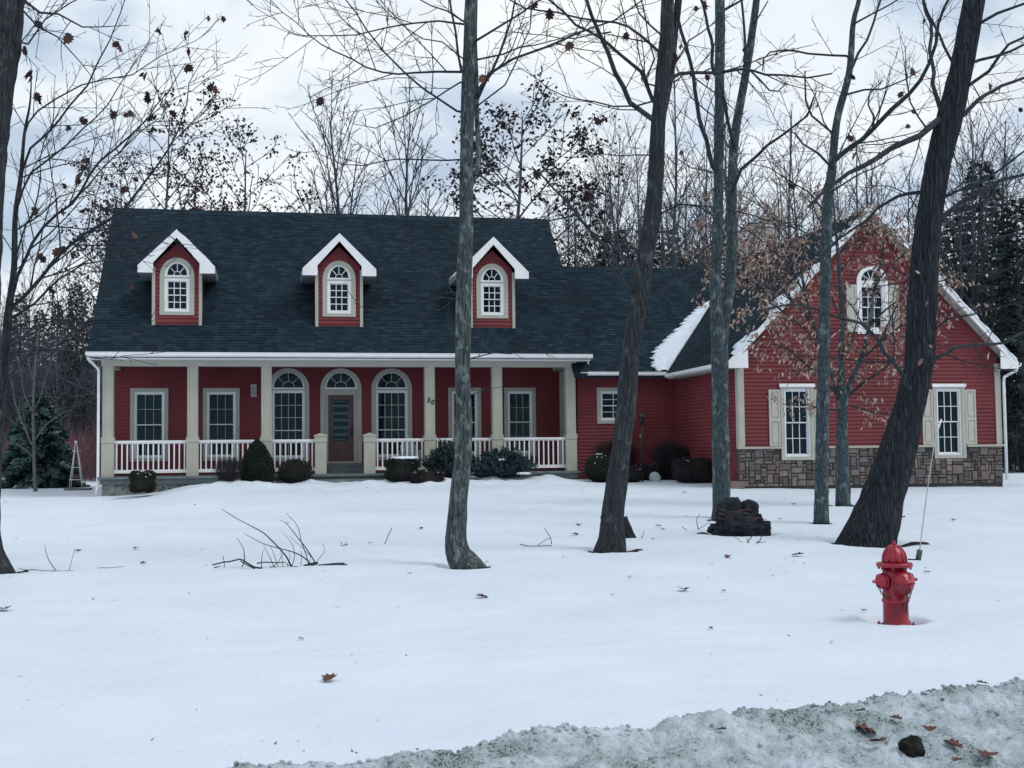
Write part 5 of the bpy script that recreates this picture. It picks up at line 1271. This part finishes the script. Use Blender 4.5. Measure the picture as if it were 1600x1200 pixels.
for pp in ([(1122, 794), (1132, 798), (1146, 800), (1160, 797), (1172, 796)], [(1123, 801), (1134, 806), (1150, 808), (1166, 809), (1182, 810)], [(1121, 809), (1136, 812), (1148, 817), (1160, 820), (1174, 819)], [(1130, 803), (1143, 801), (1158, 801), (1170, 803)], [(1160, 819), (1170, 814), (1180, 811), (1185, 808)], [(1140, 815), (1155, 822), (1172, 824), (1184, 822)]):
    mb = MB(); P, Q = smooth([SP(x, y, -.36+.12*abs(x-1153)/35) for x, y in pp], [.014]*len(pp), .03); mb.tube(P, Q, 6); mb.build('vine', M['vine'], sp)
# --- hydrant
ph = pos['hyd'][0]; HZ = ph.z-.025; hx, hy = ph.x, ph.y+.02
HY = thing('fire_hydrant', 'bright red fire hydrant with chains and thin marker rod, in a melted snow hollow', 'fire hydrant', (hx, hy, HZ))
tw = (CAM-V((hx, hy, CAM.z))).normalized(); rg = V((-tw.y, tw.x, 0))*-1
rg = rg if rg.dot(RT0) > 0 else -rg
LT = lambda x, y, z: V((hx, hy, HZ))+V((x, y, z*.94))
mb = MB()
mb.lathe([(.0, -.05), (.185, -.05), (.185, .03), (.13, .032), (.122, .05), (.118, .06), (.117, .255), (.128, .262), (.128, .285), (.116, .292), (.114, .50), (.112, .625), (.0, .625)], LT, 40)
mb.build('barrel', M['hydrant'], HY)
mb = MB(); mb.lathe([(.10, .612), (.165, .614), (.168, .622), (.168, .648), (.16, .654), (.12, .658), (.0, .66)], LT, 40); mb.build('top_flange', M['hydrant'], HY)
mb = MB(); mb.lathe([(.113, .655), (.112, .68), (.106, .72), (.092, .762), (.068, .80), (.042, .825), (.032, .835), (.0, .836)], LT, 40)
for i in range(10):
    an = i*.6283; mb.tube([LT(math.cos(an)*r, math.sin(an)*r, z) for r, z in ((.112, .665), (.108, .72), (.093, .763), (.069, .80), (.045, .825))], [.009]*5, 6)
mb.build('bonnet', M['hydrant'], HY)
mb = MB(); mb.lathe([(.03, .83), (.03, .842), (.019, .845), (.017, .875), (.0, .878)], LT, 5, sm=False); mb.build('operating_nut', M['hydrant'], HY)
for zc, rr_, n_ in ((.612, .145, 8), (.035, .158, 8)):
    for i in range(n_):
        an = 6.2832*i/n_+.2; mb = MB(); mb.lathe([(.013, -.022), (.013, .0), (.008, .0), (.008, .012)] if zc > .5 else [(.016, 0), (.016, .014), (.008, .016), (.008, .028)], lambda x, y, z: LT(math.cos(an)*rr_+x, math.sin(an)*rr_+y, zc+z), 6, sm=False); mb.build('bolt', M['hydrant'], HY)
PH = R(35)
pd = (tw*math.cos(PH)+rg*math.sin(PH)).normalized()         # pumper nozzle direction
ld = V((-pd.y, pd.x, 0)); ld = ld if ld.dot(rg) < 0 else -ld
def nozzle(name, d, z, r, L0, capL):
    s_ = V((0, 0, 1)).cross(d); T_ = lambda x, y, w: LT(0, 0, z)+s_*x+V((0, 0, y))+d*w
    mb = MB(); mb.lathe([(r*1.05, .05), (r*1.12, .09), (r*1.05, L0-.02), (r*1.25, L0-.015), (r*1.25, L0+.005), (r*1.0, L0+.008), (0, L0+.01)], T_, 28); n_ = mb.build(name, M['hydrant'], HY)
    mb = MB(); mb.lathe([(r*1.15, L0+.006), (r*1.18, L0+.03), (r*.95, L0+.04+capL*.3), (r*.6, L0+.03+capL*.8), (r*.32, L0+.03+capL), (r*.30, L0+.045+capL), (0, L0+.046+capL)], T_, 28)
    for i in range(6):
        an = i*1.047; mb.tube([T_(math.cos(an)*q*r, math.sin(an)*q*r, w) for q, w in ((1.18, L0+.02), (.98, L0+.04+capL*.3), (.6, L0+.03+capL*.8))], [r*.09]*3, 5)
    mb.build('cap', M['hydrant'], n_)
    mb = MB(); mb.lathe([(.017, L0+.04+capL), (.015, L0+.07+capL), (0, L0+.071+capL)], T_, 5, sm=False); mb.build('cap_nut', M['hydrant'], n_)
    return T_
nozzle('pumper_nozzle', pd, .46, .094, .12, .06)
nozzle('hose_nozzle', ld, .475, .062, .125, .05); nozzle('hose_nozzle', -ld, .475, .062, .125, .05)
def chain(a, b, sag, n):
    pts = [a.lerp(b, i/n)-V((0, 0, sag*math.sin(math.pi*i/n))) for i in range(n+1)]; mb = MB()
    for i in range(n):
        p, q = pts[i], pts[i+1]; d = (q-p).normalized(); s_ = d.cross(V((0, 1, .2))).normalized(); u = d.cross(s_)
        if i % 2: s_ = u
        c = (p+q)/2; h = (q-p).length*.62; k = 10
        ring = [c+d*math.cos(6.2832*j/k)*h+s_*math.sin(6.2832*j/k)*.009 for j in range(k)]; ring.append(ring[0]); mb.tube(ring, [.0032]*(k+1), 5, cap=False)
    mb.build('chain', M['chain'], HY)
L_ = LT(0, 0, 0)
chain(L_+ld*.20+V((0, 0, .42)), L_+tw*.105+ld*.05+V((0, 0, .30)), .05, 14)
chain(L_-ld*.20+V((0, 0, .42)), L_+tw*.10+rg*.08+V((0, 0, .24)), .06, 16)
chain(L_+pd*.20+V((0, 0, .39)), L_+tw*.10+rg*.09+V((0, 0, .16)), .02, 14)
dh = 11.72
def HP_(x, y, dv=0): return PT(x, y, dist('hyd')+dv)
mb = MB(); mb.tube([HP_(1419, 874, .02), HP_(1436, 874.5, .02)], [.007]*2, 6); mb.build('bracket', M['metal'], HY)
mb = MB(); mb.tube([HP_(1434.5, 875, .02), HP_(1437.5, 859, .02)], [.026]*2, 12); mb.build('marker_base', M['green'], HY)
mb = MB(); P, Q = smooth([HP_(1437, 860, .02), HP_(1447, 780, .03), HP_(1458, 705, .05), HP_(1464, 676, .06)], [.0055, .0052, .0048, .0045], .1); mb.tube(P, Q, 6); mb.build('marker_rod', M['rod'], HY)
mb = MB(); mb.tube([HP_(1464, 676, .06), HP_(1471, 655, .06)], [.009, .008], 6); mb.build('marker_tip', M['white'], HY)
# --- fallen branches
def sticks(label, lines, t, name='fallen_branch', mat='log'):
    c = PT(lines[0][0][0], lines[0][0][1], t); o = thing(name, label, 'branch', c)
    for li, L in enumerate(lines):
        w0 = L[0][2]; w1 = L[-1][2] if len(L[-1]) > 2 else .9; n = len(L); mb = MB()
        rs_ = random.Random(li*7+int(L[0][0])); dd = rs_.uniform(-.5, .5)
        P, Q = smooth([PT(q[0], q[1], t+dd*(i/(n-1))*.6) for i, q in enumerate(L)], [(w0+(w1-w0)*i/(n-1))*t/F_PX/2 for i in range(n)], .06)
        gap = min(p.z-ground(p.x, p.y) for p in P)
        for p, r__ in zip(P, Q): p.z = max(p.z, ground(p.x, p.y)+r__*.6)
        if gap > .03:
            for p in P: p.z -= gap-.01
        mb.tube(P, Q, 7, bumpy=.15, seed=li)
        mb.build('bough', M[mat], o)
    return o
g, tb = gpoint(440, 888); X = lambda a, b: (320+a*.15, 780+b*.15)
def Z(w0, w1, *p):
    w0 *= .8; w1 *= .75; q = [X(a, b) for a, b in zip(p[::2], p[1::2])]; return [(*q[0], w0)]+q[1:-1]+[(*q[-1], w1)]
sticks('thin dead branch lying half buried at the left of the twig tangle', [Z(2.6, 3.6, 80, 685, 200, 655, 260, 650, 360, 625, 400, 635, 450, 670, 510, 705, 600, 722), Z(2.4, 1, 385, 630, 412, 590, 410, 480, 400, 430, 335, 330), Z(1.8, 1.2, 203, 655, 200, 590, 188, 540), Z(2.5, 3, 375, 645, 430, 680, 520, 722), Z(2, 1.5, 100, 712, 165, 695)], tb)
sticks('tangle of long dead twigs arching up from the snow in front of the porch', [Z(3.6, 1.2, 898, 735, 895, 690, 850, 600, 765, 500, 640, 375, 560, 320, 340, 205, 175, 100), Z(3, 1, 1145, 730, 1070, 640, 990, 580, 870, 535, 765, 510, 600, 460, 415, 360),
    Z(2.6, 1, 540, 668, 620, 655, 760, 662, 830, 655, 880, 690, 900, 720), Z(1.8, .8, 735, 735, 680, 610, 612, 480), Z(1.8, 1, 590, 655, 592, 570, 608, 475), Z(1.4, .8, 675, 728, 760, 660, 810, 570), Z(1.3, .7, 760, 480, 720, 350, 685, 270), Z(1.6, .7, 905, 710, 935, 590, 915, 480, 860, 400, 810, 350),
    Z(2.4, .8, 1165, 665, 1060, 500, 990, 410, 890, 280, 840, 225, 780, 200), Z(2, .8, 1095, 720, 1050, 560, 1000, 430, 980, 310, 930, 230, 845, 145), Z(1.4, .7, 1000, 575, 1010, 490, 1000, 420), Z(1.4, .7, 1150, 715, 1170, 645, 1240, 560, 1250, 510, 1230, 470), Z(1.2, .6, 815, 510, 800, 400, 780, 310), Z(1.2, .6, 855, 520, 890, 420, 872, 350), Z(1.1, .6, 1070, 500, 1100, 440, 1100, 375), Z(1.4, .7, 1160, 660, 1120, 590, 1000, 470, 880, 360), Z(1.6, 1, 900, 705, 950, 725, 975, 750)], tb)
sticks('short thick broken bough lying at the right foot of the twig tangle', [Z(3.5, 6, 1035, 742, 1090, 728, 1170, 745), Z(2.5, 6.5, 1180, 752, 1240, 750, 1330, 725, 1455, 703), Z(2, 3, 1390, 742, 1440, 765, 1485, 770)], tb)
g, tb2 = gpoint(75, 892); X = lambda a, b: (0+a/2.22, 380+b/2.22)
sticks('thin forked twig on the snow near the left edge', [Z(2.4, 1, 80, 1148, 150, 1138, 255, 1137), Z(1.8, .8, 193, 1135, 165, 1090, 155, 1045), Z(1.2, .7, 240, 1135, 258, 1065), Z(1.3, .8, 66, 1128, 130, 1147)], tb2)
g, tb3 = gpoint(170, 889); sticks('single bent twig lying on the snow right of the forked twig', [Z(1.6, 1, 338, 1138, 375, 1128, 432, 1134)], tb3)
g, tb4 = gpoint(850, 853); sticks('small forked twig between the two foreground trunks', [[(812, 850, 1.4), (830, 854), (862, 853, 1.2)], [(862, 853, 1.2), (860, 840), (850, 824, .8)], [(840, 852, 1), (850, 845), (861, 840, .8)]], tb4)
g, tb5 = gpoint(601, 851); sticks('lone upright twig poking from the snow left of the lichened trunk', [[(601, 851, 1.4), (606, 838), (613, 824, .9)]], tb5)
g, tb6 = gpoint(1168, 852); sticks('forked dead twig standing in front of the dark stump', [[(1168, 852, 1.8), (1169, 845), (1175, 838), (1177, 833), (1173, 831, 1.1)], [(1170, 843, 1.2), (1166, 836, .8)], [(1182, 848, 1.6), (1188, 844), (1190, 838), (1186, 836, 1)], [(1182, 848, 1.4), (1190, 851), (1196, 850, .9)], [(1159, 847, 1), (1150, 840), (1145, 838, .6)]], tb6)
g, tb7 = gpoint(1091, 830); sticks('bare forked twig left of the dark stump', [[(1091, 830, 1.5), (1090, 822), (1088, 812), (1094, 803, .7)], [(1090, 820, 1), (1102, 813), (1112, 804, .6)], [(1065, 822, .9), (1074, 830, .7)]], tb7)
g, tb8 = gpoint(1003, 845); sticks('tiny upright twig right of the leaning brown trunk', [[(1002, 846, 1.1), (1004, 838), (1007, 829, .7)], [(1018, 845, 1.1), (1022, 841, .8)]], tb8)
g, tb9 = gpoint(540, 853); sticks('little upright twigs right of the twig tangle', [[(534, 856, 1.3), (533, 846, .9)], [(536, 854, 1.2), (541, 850), (544, 854, 1)], [(541, 852, 1), (540, 847, .8)]], tb9)
# --- stub root behind the leaning trunk
g, t_ = pos['stub']; mb = MB(); P, Q = smooth([PT(968, 812, t_+.1), PT(976, 828, t_+.05), PT(984, 838, t_), PT(992, 846, t_)], [.14, .13, .10, .05], .05); mb.tube(P, Q, 10, bumpy=.2)
tag(mb.build('root_stub', M['bark_oak'], None, loc=P[0]), 'dark pointed root stub behind the foot of the leaning brown trunk', 'stump')
# --- leaf-litter rings that also paint contact shade at trunks, stump and hydrant
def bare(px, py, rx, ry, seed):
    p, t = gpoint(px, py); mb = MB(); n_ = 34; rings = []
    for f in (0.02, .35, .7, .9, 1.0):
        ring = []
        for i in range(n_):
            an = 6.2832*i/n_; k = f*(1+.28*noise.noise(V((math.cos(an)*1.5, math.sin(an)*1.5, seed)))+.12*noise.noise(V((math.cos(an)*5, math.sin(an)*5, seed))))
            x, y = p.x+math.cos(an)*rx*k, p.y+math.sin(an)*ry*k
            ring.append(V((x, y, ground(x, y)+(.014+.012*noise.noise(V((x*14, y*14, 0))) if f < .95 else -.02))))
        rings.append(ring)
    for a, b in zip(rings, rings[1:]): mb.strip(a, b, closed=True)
    mb.s = [True]*len(mb.f); tag(mb.build('litter_shade', M['mulch_and_shade'], fix=False), 'dark patch of leaf litter and painted contact shade on the snow', kind='structure')
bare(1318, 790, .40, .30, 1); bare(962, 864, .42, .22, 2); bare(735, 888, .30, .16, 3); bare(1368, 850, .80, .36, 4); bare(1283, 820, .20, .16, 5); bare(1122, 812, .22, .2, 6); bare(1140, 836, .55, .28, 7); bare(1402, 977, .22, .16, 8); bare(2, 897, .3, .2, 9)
# --- dead leaves on the lawn
LG = 'dead leaves lying on the snowy lawn'
def ground_leaf(px, py, size, label, group=None, mat='oak_leaf', z=None, tilt=.25, seed=0, shape=OAK):
    r_ = random.Random(seed*13+int(px)); p, t = gpoint(px, py); p.z = ground(p.x, p.y)
    if z is not None: p = z
    mb = MB(); an = r_.uniform(0, 6.28); d = V((math.cos(an), math.sin(an), r_.uniform(0, tilt))); k = len(shape); h = k//2
    d.normalize(); a = d.cross(V((0, 0, 1))).normalized(); n_ = a.cross(d); c = r_.uniform(.15, .4)
    vs = [V((0, 0, .012))+d*(y-.5)*size+a*x*size+n_*(abs(x)*.5+c*(y-.5)**2+.05*noise.noise(V((x*5, y*5, seed))))*size for x, y in shape]
    vs += [v+V((0, 0, .0015)) for v in vs]; fs = [tuple(range(0, h+1)), (0,)+tuple(range(h, k))]; fs += [tuple(i+k for i in f) for f in fs]
    mb.add([v+p for v in vs], fs); mb.add([p+a*.0+(d*(-.5+.0))*size+V((0, 0, .014)), p-d*size*.8+V((0, 0, .012)), p-d*size*.8+a*.004+V((0, 0, .012))], [(0, 1, 2)])
    return tag(mb.build('fallen_leaf', M[mat], None, loc=p), label, 'leaf', group)
for i, (px, py, s_) in enumerate([(515, 1064, .15), (1138, 874, .14), (1247, 870, .20), (1068, 923, .17), (753, 936, .15), (1448, 892, .10), (1410, 810, .15), (1490, 813, .14), (1029, 821, .13), (1035, 831, .1), (905, 818, .15), (657, 829, .12), (450, 818, .12), (1195, 815, .12), (1070, 770, .14), (898, 838, .16), (1219, 814, .12), (1350, 962, .08), (212, 858, .12), (122, 862, .13), (225, 880, .12), (1130, 925, .08), (1240, 788, .15), (980, 766, .1), (578, 850, .08), (6, 958, .18), (1300, 1010, .05), (470, 1000, .06), (760, 880, .06), (985, 905, .07), (1110, 985, .06), (640, 900, .06)]):
    ground_leaf(px, py, s_, 'brown curled dead leaf lying on the clean lawn snow', LG, seed=i)
# --- ground sheet
def axis(segs):
    out = []
    for a, b, st in segs:
        n = max(1, round((b-a)/st)); out += [a+(b-a)*i/n for i in range(n)]
    out.append(segs[-1][1]); return out
xs = axis([(-900, -200, 100), (-200, -60, 10), (-60, -10, 1.0), (-10, -1, .3), (-1, 10.1, .1), (10.1, 11.5, .03), (11.5, 27, .1), (27, 60, 1), (60, 200, 10), (200, 900, 100)])
ys = axis([(-33.2, -29, .15), (-29, -25.9, .075), (-25.9, -24.7, .03), (-24.7, -14, .075), (-14, 1, .12), (1, 20, .5), (20, 80, 2), (80, 200, 10), (200, 1200, 100)])
# road edge line (camera-parallel verge): snow bank crest
CR0 = PT(330, 1214, 5.75); CR1 = PT(1600, 1068, 7.85)
cr_d = V((CR1.x-CR0.x, CR1.y-CR0.y, 0)).normalized(); cr_n = V((cr_d.y, -cr_d.x, 0))      # towards the road
if cr_n.dot(CAM-CR0) < 0: cr_n = -cr_n
vs = []
for y in ys:
    for x in xs:
        z = ground(x, y, -6 > -40 and abs(x) < 80 and y < 90)
        s_ = (V((x, y, 0))-V((CR0.x, CR0.y, 0))).dot(cr_n)
        if s_ > -.1: z = min(z, ground(x, y, False))-.6*sstep(-.1, .5, s_)
        vs.append((x, y, z))
nx_ = len(xs); fs = [(j*nx_+i, j*nx_+i+1, (j+1)*nx_+i+1, (j+1)*nx_+i) for j in range(len(ys)-1) for i in range(nx_-1)]
mb = MB(); mb.v = vs; mb.f = fs; mb.m = [0]*len(fs); mb.s = [True]*len(fs)
tag(mb.build('ground', M['snow']), 'snow-covered lawn and field', kind='structure')
mb = MB(); c0 = V((CR0.x, CR0.y, 0)); A_ = c0+cr_n*1.2-cr_d*200; B_ = c0+cr_n*1.2+cr_d*200; zr = -.52
mb.add([V((A_.x, A_.y, zr)), V((B_.x, B_.y, zr)), V((B_.x, B_.y, zr))+cr_n*9, V((A_.x, A_.y, zr))+cr_n*9], [(0, 3, 2, 1)])
tag(mb.build('road', M['asphalt'], fix=False), 'wet asphalt road beside the snow bank', kind='structure')
mb = MB(); mb.add([V((A_.x, A_.y, zr+.05))+cr_n*9-cr_d*400, V((B_.x, B_.y, zr+.05))+cr_n*9+cr_d*400, V((B_.x, B_.y, zr+.05))+cr_n*500+cr_d*400, V((A_.x, A_.y, zr+.05))+cr_n*500-cr_d*400], [(0, 3, 2, 1)])
tag(mb.build('far_verge', M['snow']), 'snow field across the road', kind='structure')
# --- ploughed bank
def bankz(l, w):
    """l along the crest, w across (0 crest, + road side); returns height over CR line"""
    p = V((l, w, 0)); f = noise.noise
    crest = .012*f(V((l*31, 0, 3)))+.045*f(V((l*1.3, 0, 7)))+.03*f(V((l*4.1, 0, 3)))+.018*f(V((l*11, 0, 3)))
    if w < 0: base = crest*(1+w/.35)-.22*sstep(0, -.35, w)
    else: base = crest*max(0, 1-w*1.5)-.16*w-.10*sstep(.5, 1.4, w)*w
    lump_ = .095*f(p*2.1)+.055*f(p*5.3+V((3, 1, 0)))+.034*abs(f(p*10.7))+.026*f(p*23)+.018*f(p*47)
    return base+lump_*sstep(-.3, .12, w)
L0 = -4.0; L1 = 9.0; du = .02; nu = int((L1-L0)/du); ws_ = axis([(-.4, -.15, .05), (-.15, 1.3, .018), (1.3, 2.6, .1)])
vs = []
for w in ws_:
    for i in range(nu+1):
        l = L0+du*i; p = CR0.lerp(CR1, (l)/(CR1-CR0).length); b_ = V((CR0.x, CR0.y, 0))+cr_d*l+cr_n*w
        zc = CR0.z+(CR1.z-CR0.z)*l/(V((CR1.x, CR1.y, 0))-V((CR0.x, CR0.y, 0))).length
        j = .015*noise.noise(V((l*20, w*20, 9))); vs.append((b_.x+j, b_.y+j, zc+bankz(l, w)))
mb = MB(); mb.v = vs; k = nu+1; mb.f = [(j*k+i, (j+1)*k+i, (j+1)*k+i+1, j*k+i+1) for j in range(len(ws_)-1) for i in range(nu)]; mb.m = [0]*len(mb.f); mb.s = [True]*len(mb.f)
tag(mb.build('snow_bank', M['dirty'], fix=False), 'dirty granular ploughed snow bank along the road edge', kind='structure')
Lh = (V((CR1.x, CR1.y, 0))-V((CR0.x, CR0.y, 0))).length
def bankhit(px, py):
    d = ray(px, py)
    for i in range(1200):
        p = CAM+d*(3+i*.006); q = p-CR0; l = V((q.x, q.y, 0)).dot(cr_d); w = V((q.x, q.y, 0)).dot(cr_n)
        if -.4 < w < 2.6 and p.z < CR0.z+(CR1.z-CR0.z)*l/Lh+bankz(l, w): return p
    return p
for i, (px, py, s_, lb) in enumerate([(1350, 1150, .15, 'reddish maple leaf pressed into the dirty snow bank, left of the dark clod'), (1372, 1168, .12, 'second reddish leaf just below it, left of the dark clod'), (1453, 1148, .10, 'small red-brown leaf upright right of the dark clod'), (1490, 1172, .11, 'tan pointed maple leaf on the snow bank'), (1545, 1190, .14, 'large brown leaf at the bottom right of the snow bank'), (1400, 1130, .08, 'small dark leaf on the snow bank above the clod'), (1128, 1148, .06, 'tiny dark leaf at the left part of the snow bank'), (1496, 1196, .07, 'dark curled leaf at the bottom edge of the snow bank'), (1345, 1118, .07, 'dark leaf scrap on the upper snow bank')]):
    ground_leaf(px, py, s_, lb, seed=50+i, z=bankhit(px, py)+V((0, 0, .012)), tilt=.3, mat='oak_leaf')
for i, (px, py, s_, lb) in enumerate([(1535, 1075, .10, 'red-brown leaf on the lawn just above the snow bank at the far right'), (1455, 1086, .09, 'thin dark leaf scrap at the crest of the snow bank')]):
    ground_leaf(px, py, s_, lb, seed=70+i)
p = bankhit(1425, 1168); mb = MB(); lump(mb, p+V((0, 0, -.01)), .07, .05, .065, 3, 4, .32, 1.5); tag(mb.build('dark_blob', M['mulch_and_shade'], None, loc=p), 'dark wet clod in place of a hollow in the dirty snow bank', 'blob')  # raised dark lump drawn where the bank has a wet dark hollow
db = MB(); rd = random.Random(99)
for i in range(5200):
    x = rd.uniform(-6, 27); y = -30.5+30*rd.random()**1.4
    if noise.noise(V((x*.5, y*.5, 2)))+.2 < rd.random()*.7: continue
    z = ground(x, y)+.004; an = rd.uniform(0, 6.28); L = rd.uniform(.008, .035)*(1+.04*(y+30)); w = L*rd.choice([.12, .2, .5]); d = V((math.cos(an), math.sin(an), rd.uniform(-.1, .5)))*L; q = V((-math.sin(an), math.cos(an), 0))*w; c = V((x, y, z))
    db.add([c-d*.5, c+q*.5, c+d, c-q*.5], [(0, 1, 2, 3)])
tag(db.build('bark_litter', M['litter']), 'fine bark and leaf crumbs scattered over the lawn snow', 'litter', kind='stuff')
cb_ = MB(); rc = random.Random(12)
for i in range(900):
    l = rc.uniform(-.5, 6.5); w_ = rc.gauss(-.02, .06) if i % 3 else rc.uniform(0, 1.2); b_ = V((CR0.x, CR0.y, 0))+cr_d*l+cr_n*w_
    s_ = rc.uniform(.004, .016); lump(cb_, V((b_.x, b_.y, CR0.z+(CR1.z-CR0.z)*l/Lh+bankz(l, w_)+s_*.3)), s_, s_*rc.uniform(.6, 1), s_*.8, i, 1, .5)
tag(cb_.build('ice_crumbs', M['dirty']), 'icy crumbs strewn along the crest of the snow bank', 'ice crumbs', kind='stuff')
# --- sky, sun
w = bpy.data.worlds.new('World'); scene.world = w; w.use_nodes = True; nt = w.node_tree; nt.nodes.clear()
SUN_EL, SUN_AZ = 52, 126        # azimuth: degrees clockwise from +Y
out = nt.nodes.new('ShaderNodeOutputWorld'); b1 = nt.nodes.new('ShaderNodeBackground'); b2 = nt.nodes.new('ShaderNodeBackground'); mx = nt.nodes.new('ShaderNodeMixShader')
sk = nt.nodes.new('ShaderNodeTexSky'); sk.sky_type = 'NISHITA'; sk.sun_disc = False; sk.sun_elevation = R(SUN_EL); sk.sun_rotation = R(SUN_AZ); nt.links.new(sk.outputs[0], b1.inputs[0]); b1.inputs[1].default_value = .09
co = coords(nt, 'Generated', (1, 1, 2.1)); mp = co.node; mp.inputs['Location'].default_value = (3.0, 1.2, .35)
n1 = N(nt, 'TexNoise', i_Scale=2.3, i_Detail=7.0); n1.inputs['Roughness'].default_value = .52; n1.inputs['Distortion'].default_value = .25; nt.links.new(co, n1.inputs['Vector'])
n2 = N(nt, 'TexNoise', i_Scale=4.6, i_Detail=8.0); n2.inputs['Roughness'].default_value = .5; n2.inputs['Distortion'].default_value = .5; nt.links.new(co, n2.inputs['Vector'])
cl = ramp(nt, n2.outputs[0], [(.30, (.43, .54, .68)), (.42, (.62, .72, .85)), (.51, (.83, .90, .955)), (.66, (.97, .99, 1.0))])
nt.links.new(cl, b2.inputs[0]); b2.inputs[1].default_value = 1.05
fc = ramp(nt, n1.outputs[0], [(.33, .70), (.48, .96)])
nt.links.new(fc, mx.inputs[0]); nt.links.new(b1.outputs[0], mx.inputs[1]); nt.links.new(b2.outputs[0], mx.inputs[2]); nt.links.new(mx.outputs[0], out.inputs[0])
sl_ = bpy.data.lights.new('sun', 'SUN'); sl_.energy = 1.35; sl_.angle = R(20); sl_.color = (1, .97, .93); so = bpy.data.objects.new('sun', sl_); COL.objects.link(so)
az, el = R(SUN_AZ), R(SUN_EL); sd = V((math.sin(az)*math.cos(el), math.cos(az)*math.cos(el), math.sin(el))); so.rotation_euler = sd.to_track_quat('Z', 'Y').to_euler()
scene.view_settings.view_transform = 'Standard'; scene.view_settings.look = 'None'; scene.view_settings.exposure = .0; scene.view_settings.gamma = 1
scene.render.film_transparent = False
scene.cycles.max_bounces = 6; scene.cycles.transparent_max_bounces = 12
